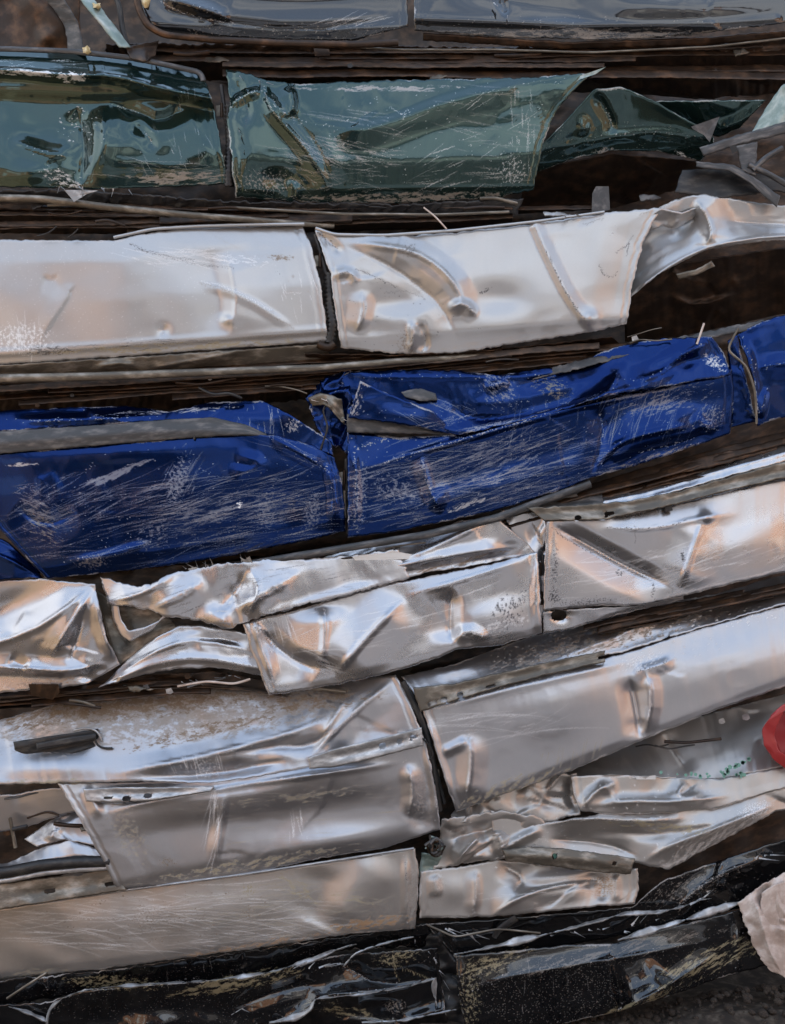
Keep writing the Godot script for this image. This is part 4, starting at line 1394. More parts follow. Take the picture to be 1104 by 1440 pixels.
func car_blue() -> void:
	mats.p4 = StandardMaterial3D.new()
	var o := thing("crushed_car", "crushed blue car with scratched doors and a grey side moulding", "car", "crushed cars in the stack")
	core(o, [-330, 590, 0, 300, 580, 0, 700, 555, 0, 1000, 510, 0, 1450, 470, 0], [-330, 800, 0, 100, 790, 0, 500, 745, 0, 800, 690, 0, 1100, 600, 0, 1450, 540, 0], -260, mats.underbody, 44)
	pan(o, "door", mats.p4, {rd = 0.15, a = "p4", t = [-90, 645, -2, 12, 636, -2, 200, 621, -2, 330, 611, -3, 390, 613, -3, 440, 627, -3, 470, 644, -6], r = [480, 680, -6, 484, 715, -6], l = [-40, 700, 4, 12, 756, 6], b = [66, 813, 4, 200, 799, 2, 310, 783, 2, 430, 759, 0, 485, 746, -8], n = 2.2, nf = 0.8,
		f = [["R", [458, 650, 470, 690, 468, 746], 5, 12, 6], ["D", 250, 690, 200, 60, -10, 3], ["D", 395, 725, 36, 34, 0, -7], ["R", [330, 640, 370, 650, 350, 664, 320, 662], 3, 8, 8], ["R", [380, 615, 430, 640, 460, 660], 4, 10, 8], ["R", [20, 710, 60, 740, 110, 720], -4, 14, 20], ["F", 60, 800, 485, 730, -0.4, 6, 30], ["R", [90, 790, 150, 782, 220, 760], 4, 6, 20], ["D", 150, 640, 120, 14, -4, 4]], c = 6, ch = 2.0})
	pan(o, "side_moulding", mats.greyplastic, {rd = 0.0, t = [-180, 616, 0, 12, 607, 0, 120, 600, 0, 250, 590, 0, 300, 588, -1, 345, 598, -3, 374, 611, -6], b = [-180, 648, 4, 12, 636, 4, 120, 627, 4, 250, 616, 3, 310, 612, 1, 345, 611, -2, 374, 613, -6], n = 0.8, sk = 8, j = 0.6, f = [["G", [-180, 634, 12, 622, 250, 603, 370, 611], 4, 9, 9, 0]]})
	bar(o, "moulding_clip", mats.black, [273, 618, 3, 274, 611, 3], 1.6)
	pan(o, "upper_door", mats.p4, {a = "p4", t = [-180, 590, -24, 12, 578, -22, 120, 573, -18, 180, 572, -22, 235, 580, -12, 300, 566, -26, 368, 564, -22, 410, 585, -10, 466, 622, -16], b = [-180, 612, -4, 12, 605, -4, 120, 598, -4, 230, 590, -3, 300, 590, -6, 375, 612, -8, 468, 640, -14], n = 3.0, f = [["R", [12, 592, 120, 590, 230, 584], 8, 6, 5], ["R", [120, 575, 150, 590], 6, 5, 5], ["D", 330, 580, 60, 12, 8, 4]], c = 8, ch = 3.0})
	# middle post and crumpled jamb between the doors
	pan(o, "door_jamb", mats.p4, {a = "p4", t = [430, 560, -30, 460, 530, -20, 492, 520, -14], b = [455, 618, -22, 480, 632, -18, 491, 640, -14], n = 6.0, nf = 3.0, c = 14, ch = 8.0, j = 4.0})
	pan(o, "torn_jamb_edge", mats.rail, {t = [434, 560, -8, 452, 553, 0, 480, 562, -6], b = [440, 570, -10, 458, 568, 4, 484, 596, -8], n = 4.0, nf = 5.0, c = 8, ch = 8.0, sk = 4, s = 2.0})
	slivers(o, "torn_edge", mats.cream, [436, 562, 0, 456, 560, 2, 484, 590, -2], 8, 9, 0.7, 31)
	# rear door: lower half
	pan(o, "rear_door", mats.p4, {rd = 0.2, a = "p4", t = [489, 608, -12, 560, 616, -14, 640, 612, -16, 730, 588, -14, 850, 556, -12, 950, 534, -10, 1028, 520, -6], r = [1031, 550, -6], b = [490, 755, 0, 560, 746, 2, 700, 716, 2, 800, 684, 2, 836, 669, 0, 880, 658, 0, 950, 636, -2, 1026, 609, -8], n = 2.0, nf = 0.8,
		f = [["R", [494, 664, 540, 650, 590, 635, 660, 615, 730, 594, 850, 562, 960, 545], 12, 22, 30], ["R", [592, 636, 600, 680, 622, 725], 6, 6, 10], ["R", [494, 620, 502, 680, 500, 750], 5, 5, 7], ["R", [836, 668, 860, 630, 890, 615, 940, 604, 985, 598], 10, 30, 16], ["R", [832, 668, 850, 610, 840, 570], -7, 14, 24], ["D", 940, 570, 70, 16, -10, -5], ["R", [975, 582, 990, 600, 1010, 605], 5, 6, 8], ["F", 490, 742, 1026, 596, -0.35, 5, 30], ["D", 620, 700, 10, 14, 0, 5], ["R", [880, 640, 950, 625, 1020, 600], -5, 6, 9]], c = 8, ch = 2.2})
	# folded flap and moulding on the rear door
	pan(o, "folded_flap", mats.p4, {a = "p4", t = [507, 537, 8, 560, 560, 6, 606, 578, 2, 644, 611, -8], b = [491, 587, 4, 540, 592, 6, 590, 600, 4, 646, 613, -6], n = 1.5, f = [["R", [507, 540, 498, 565, 492, 586], 4, 6, 6, 0], ["D", 560, 582, 40, 12, 15, 4]], sk = 6})
	pan(o, "side_moulding", mats.greyplastic, {t = [489, 583, -2, 540, 592, -3, 600, 602, -6, 645, 612, -10], b = [489, 607, -2, 540, 608, -3, 600, 609, -6, 645, 614, -10], n = 0.6, sk = 6})
	pan(o, "moulding_end", mats.greyplastic, {t = [566, 552, -6, 590, 546, -6, 612, 554, -6], b = [570, 558, -2, 592, 564, -2, 614, 562, -4], n = 0.4, sk = 5})
	# rear door: buckled upper half
	pan(o, "upper_door", mats.p4, {a = "p4", t = [468, 538, -22, 490, 523, -20, 560, 521, -20, 640, 522, -20, 700, 528, -22, 800, 515, -24, 860, 490, -22, 920, 478, -16, 1000, 474, -10], r = [1020, 500, -8], b = [494, 590, -10, 570, 590, -10, 645, 611, 2, 720, 594, 10, 800, 573, 12, 860, 554, 12, 940, 542, 10, 1026, 526, 2], n = 2.2,
		f = [["R", [490, 528, 560, 530, 660, 528, 760, 530, 840, 508], 9, 12, 20], ["R", [626, 562, 660, 590, 720, 588, 800, 568, 850, 548], -14, 14, 12], ["R", [800, 572, 850, 556, 870, 530, 858, 516], 12, 10, 16], ["R", [860, 500, 800, 522, 720, 545], -8, 12, 10], ["R", [1000, 476, 960, 500, 920, 530, 880, 538], 13, 10, 14], ["R", [985, 500, 940, 515, 905, 530], -10, 8, 8], ["R", [680, 545, 700, 540, 716, 532], 8, 5, 7], ["G", [650, 606, 760, 580, 860, 552, 950, 534], 6, 5, 5]], c = 10, ch = 2.6, j = 2.0})
	pan(o, "door_seal", mats.greyplastic, {t = [700, 534, -22, 800, 512, -22, 880, 492, -20, 960, 474, -18, 1100, 446, -16], b = [700, 542, -18, 800, 522, -16, 880, 500, -14, 960, 482, -14, 1100, 454, -14], n = 2.5, c = 6, sk = 5, j = 2.0})
	# rear wing beyond the door gap
	pan(o, "rear_wing", mats.p4, {a = "p4", t = [1036, 470, -18, 1060, 458, -10, 1092, 446, -6, 1270, 420, -6], l = [1050, 500, -10, 1062, 540, -4], b = [1066, 598, -4, 1092, 588, -4, 1270, 560, -4], n = 2.0, f = [["R", [1060, 520, 1092, 512, 1200, 500], 6, 10, 12], ["R", [1078, 545, 1070, 590], 6, 4, 6], ["R", [1044, 470, 1060, 520, 1068, 596], 5, 5, 8]], c = 3})
	pan(o, "inner_flange", mats.p4, {a = "p4", t = [1024, 480, -16, 1036, 472, -12], b = [1028, 600, -24, 1062, 592, -14], r = [1048, 530, -12], n = 4.0, nf = 3.0, c = 6, ch = 5.0, sk = 4})
	bar(o, "door_edge_seam", mats.rail, [1038, 462, -2, 1022, 492, -2, 1050, 515, 0, 1062, 550, 2, 1064, 596, 0], 1.8)
	bar(o, "sill_rail", mats.greyplastic, [250, 812, -14, 380, 788, -8, 490, 770, -4, 600, 752, -4, 700, 728, -4, 770, 702, -6, 830, 680, -10], [5.0, 6.0], 0.8)
	pan(o, "front_wing", mats.p4, {a = "p4", t = [-180, 740, -6, -40, 745, -8, 10, 762, -10, 56, 805, -14], b = [-180, 822, -2, -40, 818, -2, 20, 813, -4, 58, 812, -12], n = 2.0, f = [["R", [-60, 760, 10, 785, 50, 808], 7, 10, 14]]})
	bar(o, "hinge_pin", mats.rail, [484, 690, -12, 485, 728, -12], 3.0)
	# layers over the doors
	pan(o, "crushed_roof", mats.rustdark, {t = [-180, 552, -60, 200, 545, -60, 460, 530, -60, 700, 512, -60], b = [-180, 585, -120, 200, 575, -120, 460, 560, -120, 700, 530, -120], n = 7.0, nx = 0.5, c = 18, ch = 6.0, j = 4.0})
	layers(o, [560, 760, 0, 800, 700, 0, 1250, 580, 0], [560, 790, 0, 800, 720, 0, 1250, 610, 0], 6, 104)
	debris(o, [300, 800, 0, 600, 760, 0, 1090, 620, 0], [300, 815, 0, 600, 775, 0, 1090, 635, 0], 9, 204)
	door_gap(o, [484, 645, -14, 486, 690, -14, 487, 750, -14], 7)
	finish(mats.p4, "p4", Color(0.003, 0.021, 0.11), 0.92, 0.2, [
		["S", 200, 740, 190, 60, -14, 420, 60, 0.29, 9], ["S", 330, 710, 150, 46, -12, 320, 50, 0.29, 0], ["S", 90, 700, 70, 40, -25, 140, 36, 0.42, 9], ["P", 55, 715, 55, 30, 40, 0.1, 0.45, 9, 2.6, 4.0], ["P", 60, 745, 45, 28, 40, 0.0, 0.45, 8, 3.0, 3.0],
		["P", 160, 667, 60, 7, -21, 0.55, 0.56, 9, 2.0, 6.0], ["P", 250, 675, 16, 40, 14, 0.35, 0.52, 9, 3.0, 1.0], ["S", 255, 665, 22, 45, -60, 60, 26, 0.47, 9], ["S", 320, 695, 140, 34, -12, 170, 60, 0.42, 9], ["P", 310, 715, 110, 36, -12, 0.08, 0.38, 9, 2.2, 8.0], ["P", 215, 750, 40, 26, -20, 0.1, 0.45, 9, 3.0, 3.0],
		["S", 420, 720, 60, 40, -8, 120, 50, 0.47, 0], ["P", 375, 715, 16, 34, 10, 0.2, 0.45, 9, 3.0, 1.0], ["P", 440, 720, 16, 36, 10, 0.25, 0.49, 9, 3.0, 1.0], ["P", 130, 790, 30, 12, 0, 0.3, 0.52, 5, 3.0, 1.0], ["S", 330, 768, 160, 14, -12, 120, 40, 0.51, 9], ["P", 300, 785, 190, 8, -13, 0.25, 0.52, 2, 2.0, 5.0], ["C", 335, 708, 6, 6, 9, 2.5, 0.9, 6], ["P", 30, 653, 24, 3, -2, 0.7, 0.68, 0, 2.0, 3.0],
		["S", 420, 640, 60, 24, 20, 30, 40, 0.30, 9], ["S", 390, 590, 60, 22, 84, 60, 18, 0.51, 0], ["P", 412, 598, 14, 12, 0, 0.3, 0.60, 0, 3.0, 1.0], ["S", 290, 575, 60, 8, 86, 30, 10, 0.68, 0], ["P", 240, 578, 120, 4, -3, 0.3, 0.60, 0, 2.0, 4.0],
		["S", 560, 690, 70, 50, -14, 190, 44, 0.42, 9], ["P", 560, 690, 50, 26, 20, 0.12, 0.52, 9, 2.6, 2.0], ["P", 505, 700, 12, 60, 5, 0.3, 0.52, 9, 3.0, 1.0], ["S", 720, 655, 150, 50, -14, 620, 56, 0.34, 9], ["S", 640, 690, 150, 50, -14, 260, 40, 0.34, 0], ["P", 700, 640, 110, 40, -14, 0.08, 0.38, 9, 2.4, 8.0], ["S", 680, 610, 130, 26, -14, 90, 46, 0.42, 0], ["S", 770, 600, 60, 50, -80, 70, 26, 0.34, 9], ["P", 655, 710, 30, 6, -18, 0.5, 0.60, 0, 2.0, 3.0],
		["S", 920, 585, 90, 40, -70, 200, 26, 0.38, 9], ["P", 930, 565, 90, 26, -8, 0.1, 0.41, 9, 2.6, 4.0], ["P", 890, 555, 120, 10, -8, 0.2, 0.38, 9, 2.0, 6.0], ["P", 1000, 585, 24, 24, 0, 0.15, 0.45, 9, 3.0, 1.0], ["P", 935, 640, 90, 8, -14, 0.35, 0.52, 5, 2.4, 4.0], ["P", 700, 545, 40, 30, 50, 0.15, 0.49, 9, 3.0, 2.0], ["P", 775, 545, 36, 18, 20, 0.15, 0.49, 8, 3.0, 2.0], ["P", 1005, 510, 22, 10, 30, 0.35, 0.68, 6, 3.0, 1.0], ["S", 620, 580, 50, 20, 25, 60, 24, 0.42, 9], ["P", 500, 570, 10, 20, 20, 0.3, 0.60, 0, 3.0, 1.0], ["C", 700, 640, 300, 80, 260, 1.2, 0.5, 0], ["C", 250, 710, 230, 80, 200, 1.2, 0.5, 0], ["P", 620, 745, 130, 6, -15, 0.3, 0.52, 5, 2.0, 5.0]], 0.15)

func car_silver_a() -> void:
	mats.p5 = StandardMaterial3D.new()
	var o := thing("crushed_car", "crushed silver car with a torn wheel arch just below the blue car", "car", "crushed cars in the stack")
	core(o, [-330, 840, 0, 300, 815, 0, 700, 765, 0, 900, 700, 0, 1100, 650, 0, 1450, 600, 0], [-330, 985, 0, 300, 955, 0, 700, 910, 0, 1000, 860, 0, 1450, 780, 0], -260, mats.underbody, 55)
	pan(o, "front_wing", mats.p5, {a = "p5", t = [-180, 822, -14, 12, 817, -10, 60, 815, -6, 133, 822, -2], r = [138, 850, -4, 150, 900, -6], b = [-180, 985, -4, 12, 972, -4, 70, 968, -4, 120, 962, -4, 168, 934, -14], n = 3.0,
		f = [["R", [130, 824, 90, 858, 40, 890, -60, 920], 12, 26, 16], ["R", [132, 826, 104, 870, 70, 925], 9, 24, 12], ["R", [120, 850, 112, 890, 95, 935], -6, 12, 14], ["R", [134, 830, 140, 880, 160, 930], 8, 14, 8], ["R", [-40, 938, 30, 940, 100, 945, 150, 932], 9, 12, 6], ["R", [12, 925, 40, 940], -6, 8, 8], ["D", 80, 900, 20, 30, 30, 5], ["D", 20, 850, 50, 20, -20, -8], ["R", [100, 944, 130, 956, 142, 962], -5, 6, 6]], c = 5})
	plate(o, "rusty_lip", mats.rust, [40, 962, 82, 962, 84, 974, 74, 984, 44, 978], [0, 0, -0.2], 2.0, 3.0)
	pan(o, "wheel_arch", mats.p5, {a = "p5", t = [150, 958, -14, 178, 930, -14, 215, 900, -12, 252, 880, -12, 300, 880, -14, 350, 892, -18], b = [140, 966, -6, 200, 948, -4, 250, 939, -3, 310, 938, -3, 372, 950, -12], n = 1.4,
		f = [["R", [160, 952, 210, 920, 260, 900, 320, 905, 366, 922], 6, 8, 10], ["R", [170, 952, 220, 932, 280, 924, 370, 940], 6, 8, 5, 0], ["R", [240, 905, 300, 898, 350, 905], -5, 6, 8]], c = 2})
	pan(o, "inner_panel", mats.rail, {t = [135, 830, -34, 165, 850, -30, 215, 852, -30, 232, 862, -30], b = [165, 935, -24, 185, 925, -20, 215, 905, -20, 250, 882, -22], n = 3.0, f = [["R", [155, 850, 170, 890, 190, 915], -10, 10, 14]], c = 3})
	pan(o, "bent_bracket", mats.p5, {a = "p5", t = [158, 850, -8, 166, 852, -6], l = [160, 872, -8, 172, 893, -6, 184, 902, -4, 215, 885, -6], b = [236, 858, -8, 246, 862, -8], r = [170, 872, -6, 180, 888, -4, 205, 882, -6], n = 1.5, sk = 6, s = 2.0})
	pan(o, "torn_wing", mats.p5, {a = "p5", t = [142, 812, -14, 170, 820, -8, 200, 826, -2, 245, 806, -2, 300, 796, -2, 370, 788, -4, 440, 786, -8, 520, 778, -12, 560, 772, -16], b = [152, 848, -8, 180, 853, -2, 210, 856, 2, 240, 868, 4, 280, 872, 4, 322, 883, 8, 346, 873, 4, 420, 852, 0, 500, 832, -2, 575, 812, -8], n = 2.6,
		f = [["R", [150, 846, 190, 838, 225, 822, 250, 806], 8, 14, 14], ["R", [212, 856, 250, 840, 290, 815], 8, 14, 18], ["R", [300, 870, 330, 835, 350, 800], -8, 18, 14], ["R", [270, 874, 300, 862, 330, 855, 380, 830, 430, 800], 8, 12, 24], ["R", [350, 800, 366, 830, 346, 866], 8, 30, 14], ["R", [330, 880, 380, 862, 470, 838, 560, 815], 4, 6, 6], ["D", 310, 872, 14, 10, 20, 6]], c = 9, ch = 3.0, j = 3.0})
	slivers(o, "torn_edge", mats.bare, [262, 800, -6, 320, 794, -6, 345, 792, -6, 380, 788, -8], 16, 10, -2.2, 41)
	plate(o, "curled_flake", mats.bare, [331, 794, 342, 790, 337, 783, 345, 787, 351, 782, 357, 795, 350, 800, 340, 797], [-4, 0.1, -0.4], 1.2, 3.0)
	plate(o, "curled_flake", mats.bare, [264, 800, 276, 797, 282, 803, 300, 796, 296, 804, 272, 806], [-6, 0.0, -0.3], 1.2, 2.0)
	plate(o, "curled_flake", mats.bare, [372, 786, 384, 790, 410, 790, 404, 795, 382, 794], [-8, 0.0, -0.2], 1.2, 2.0)
	plate(o, "paint_flake", mats.pale, [495, 783, 512, 780, 540, 778, 552, 774, 570, 778, 590, 781, 587, 786, 500, 788], [-10, 0, 0], 1.0, 1.0)
	pan(o, "upper_wing", mats.p5, {a = "p5", t = [440, 790, -30, 500, 770, -28, 560, 762, -26, 600, 750, -24, 650, 732, -18, 700, 730, -12, 745, 768, -16], b = [470, 834, -16, 540, 822, -14, 600, 804, -10, 650, 797, -10, 690, 790, -12, 715, 785, -14, 752, 778, -16], n = 2.6,
		f = [["R", [560, 786, 610, 770, 660, 745, 690, 732], 9, 12, 22], ["R", [520, 800, 600, 790, 680, 775, 735, 768], 8, 10, 8], ["R", [560, 806, 640, 792, 740, 778], -12, 8, 8], ["D", 715, 770, 20, 10, 0, -6]], c = 9, ch = 3.5})
	pan(o, "front_door", mats.p5, {rd = 0.3, a = "p5", t = [342, 877, 0, 380, 868, -8, 440, 852, -12, 530, 826, -14, 620, 808, -12, 690, 795, -10, 755, 777, -8], l = [358, 925, 4], r = [759, 830, -4], b = [379, 976, 4, 440, 968, 2, 500, 956, 2, 560, 942, 2, 620, 922, 2, 640, 912, 2, 700, 907, 2, 761, 889, 0], n = 2.0, nf = 0.8,
		f = [["R", [370, 872, 356, 878, 385, 960], 6, 10, 8], ["R", [455, 852, 458, 895, 450, 940], 12, 26, 30], ["R", [362, 880, 400, 920, 450, 945], -9, 12, 26], ["R", [570, 842, 520, 890, 470, 950], 12, 30, 24], ["R", [568, 838, 640, 818, 752, 782], 7, 14, 26], ["R", [636, 826, 632, 870, 636, 905], -9, 10, 26], ["R", [640, 905, 655, 885, 690, 900], 7, 8, 8], ["R", [755, 782, 752, 840, 756, 890], 5, 8, 5], ["F", 400, 968, 761, 880, -0.3, 5, 30], ["D", 690, 870, 40, 26, -10, 7]], c = 8, ch = 2.2, j = 1.6})
	# gap at the middle post
	pan(o, "door_post", mats.p5, {a = "p5", t = [706, 718, -24, 735, 712, -20, 768, 730, -16], b = [742, 790, -22, 756, 860, -18, 775, 880, -14], l = [720, 745, -22], n = 5.0, nf = 2.0, c = 9, ch = 6.0})
	# right door
	pan(o, "rear_door", mats.p5, {rd = 0.2, a = "p5", t = [770, 733, 0, 850, 730, -8, 940, 712, -12, 1020, 692, -14, 1092, 676, -14, 1270, 640, -14], l = [767, 790, 2], r = [1270, 700, -2], b = [765, 858, 2, 840, 851, 2, 900, 850, 2, 960, 837, 2, 1030, 820, 2, 1092, 806, 2, 1270, 770, 2], n = 1.8, nf = 0.8,
		f = [["R", [772, 736, 820, 762, 880, 796, 950, 828], -13, 12, 22], ["R", [990, 728, 975, 770, 955, 828], 7, 26, 20], ["R", [840, 742, 920, 744, 985, 728, 1040, 722], 6, 14, 20], ["F", 790, 850, 1092, 795, -0.2, 6, 30], ["D", 1040, 770, 60, 24, -16, 6], ["D", 993, 728, 10, 8, 0, 6]], c = 4, ch = 1.6})
	var rl := pan(o, "door_rail", mats.rail, {holes = [[1004, 700, 3, 4, -14, 1], [1080, 687, 6, 2.4, -14, 1], [1010, 698, 6, 2.4, -14, 1], [852, 724, 3, 4, -6, 1], [857, 722, 7, 2.6, -6, 1], [813, 728, 5, 3.6]], s = 1.7, dz = 10.0, t = [742, 714, -6, 800, 712, -8, 880, 706, -10, 960, 690, -10, 1092, 653, -10, 1270, 610, -10], b = [766, 732, -4, 850, 730, -4, 940, 711, -5, 1020, 690, -6, 1092, 674, -6, 1270, 636, -6], n = 1.6, sk = 6, f = [["G", [760, 722, 880, 716, 1092, 664, 1270, 622], -3, 6, 6, 0]], c = 3})
	plate(rl, "clip", mats.black, [934, 704, 944, 702, 946, 718, 936, 720], -1, 3.0)
	pan(o, "door_shelf", mats.p5, {a = "p5", t = [846, 700, -32, 900, 680, -36, 960, 668, -36, 1030, 645, -34, 1092, 622, -32, 1270, 580, -30], b = [850, 712, -12, 900, 704, -10, 960, 688, -10, 1030, 668, -10, 1092, 652, -10, 1270, 605, -10], n = 2.5, f = [["R", [850, 704, 920, 690, 1000, 664, 1092, 640, 1270, 590], 7, 8, 10, 0]], c = 6, ch = 3.0})
	pan(o, "window_channel", mats.greyplastic, {t = [742, 700, -20, 800, 692, -22, 845, 694, -24], b = [752, 716, -10, 800, 712, -10, 848, 708, -12], n = 1.5, f = [["R", [760, 706, 845, 701], -6, 3, 5]], sk = 6})
	pan(o, "floor_layer", mats.rustdark, {t = [800, 690, -44, 900, 660, -44, 1092, 610, -44, 1270, 570, -44], b = [840, 700, -30, 900, 684, -30, 1092, 626, -30, 1270, 585, -30], n = 7.0, nx = 0.5, c = 14, ch = 6.0})
	pan(o, "copper_sheet", mats.copper if mats.has("copper") else mats.rust, {t = [930, 660, -26, 990, 642, -24, 1092, 622, -24], b = [940, 668, -18, 1000, 656, -18, 1092, 632, -18], n = 4.0, c = 5, ch = 4.0, sk = 5})  # rust-coloured sheet put in for a warm glint on the underside
	pan(o, "lower_rim", mats.p5, {holes = [[786, 865, 11, 8]], a = "p5", t = [764, 861, -6, 820, 856, -6, 900, 852, -8, 960, 839, -10], b = [765, 890, -10, 800, 884, -10, 860, 866, -10, 960, 842, -12], n = 1.0, sk = 8, f = [["D", 790, 866, 14, 10, 0, -6]]})
	pan(o, "under_floor", mats.rustdark, {t = [130, 970, -30, 200, 950, -30, 300, 944, -34, 400, 962, -34], b = [100, 990, -34, 200, 975, -34, 300, 968, -34, 400, 974, -34], n = 6.0, c = 14, ch = 7.0})
	slivers(o, "torn_trim", mats.bare, [230, 962, -14, 280, 955, -12, 330, 950, -14], 9, 12, 0.2, 52)
	layers(o, [-180, 980, 0, 300, 950, 0, 420, 972, 0], [-180, 1010, 0, 300, 970, 0, 420, 985, 0], 6, 105)
	layers(o, [760, 886, 0, 960, 850, 0, 1250, 790, 0], [760, 910, 0, 960, 866, 0, 1250, 800, 0], 5, 106)
	debris(o, [90, 975, 0, 300, 945, 0, 420, 970, 0], [90, 990, 0, 300, 966, 0, 420, 978, 0], 10, 205)
	door_gap(o, [760, 780, -14, 762, 820, -14, 764, 862, -14], 8)
	finish(mats.p5, "p5", Color(0.46, 0.455, 0.47), 0.92, 0.29, [
		["S", 560, 870, 180, 50, -14, 154, 40, 0.54, 6], ["S", 400, 905, 20, 36, 75, 56, 22, 0.68, 6], ["S", 440, 930, 40, 16, 20, 56, 30, 0.68, 6], ["P", 712, 860, 36, 32, 86, 0.05, 0.9, 2, 3.0, 2.6], ["P", 735, 838, 8, 20, 20, 0.1, 0.85, 2, 3.0, 1.0], ["P", 700, 880, 60, 10, -14, 0.3, 0.7, 6, 3.0, 2.0],
		["S", 240, 840, 100, 20, -18, 84, 24, 0.68, 2], ["S", 430, 815, 120, 20, -10, 112, 30, 0.54, 2], ["L", [560, 800, 620, 792, 700, 770], 2, 0.5, 1], ["P", 650, 790, 80, 5, -14, 0.3, 0.8, 1, 2.0, 4.0], ["P", 320, 878, 20, 8, 20, 0.3, 0.8, 3, 3.0, 1.0], ["C", 590, 890, 3, 3, 6, 4, 0.7, 7],
		["P", 780, 800, 6, 40, 2, 0.25, 0.9, 2, 4.0, 1.0], ["P", 779, 838, 12, 12, 0, 0.35, 0.9, 2, 4.0, 1.0], ["P", 825, 846, 60, 8, -5, 0.1, 0.9, 2, 5.0, 1.0], ["L", [776, 742, 800, 760, 855, 785], 2, 0.9, 2], ["P", 871, 805, 8, 6, 20, 0.3, 0.95, 2, 4.0, 1.0], ["P", 918, 828, 4, 22, 0, 0.15, 0.9, 2, 4.0, 1.0], ["P", 960, 783, 4, 10, -20, 0.35, 0.95, 2, 4.0, 1.0], ["L", [893, 740, 894, 765], 1.5, 0.7, 2],
		["S", 1000, 800, 120, 40, -20, 308, 40, 0.54, 6], ["P", 1030, 785, 80, 30, -20, 0.0, 0.5, 7, 3.0, 4.0], ["S", 850, 810, 80, 40, -10, 112, 30, 0.47, 6], ["P", 1000, 830, 120, 6, -10, 0.25, 0.7, 7, 2.0, 4.0], ["C", 60, 880, 90, 60, 60, 1.2, 0.35, 7], ["P", 230, 920, 40, 5, -8, 0.2, 0.6, 5, 3.0, 3.0], ["P", 70, 958, 60, 8, -6, 0.3, 0.7, 3, 3.0, 2.0], ["S", 370, 900, 12, 36, 70, 28, 20, 0.81, 7], ["P", 362, 890, 6, 20, -20, 0.2, 0.8, 5, 4.0, 1.0]], 0.45)

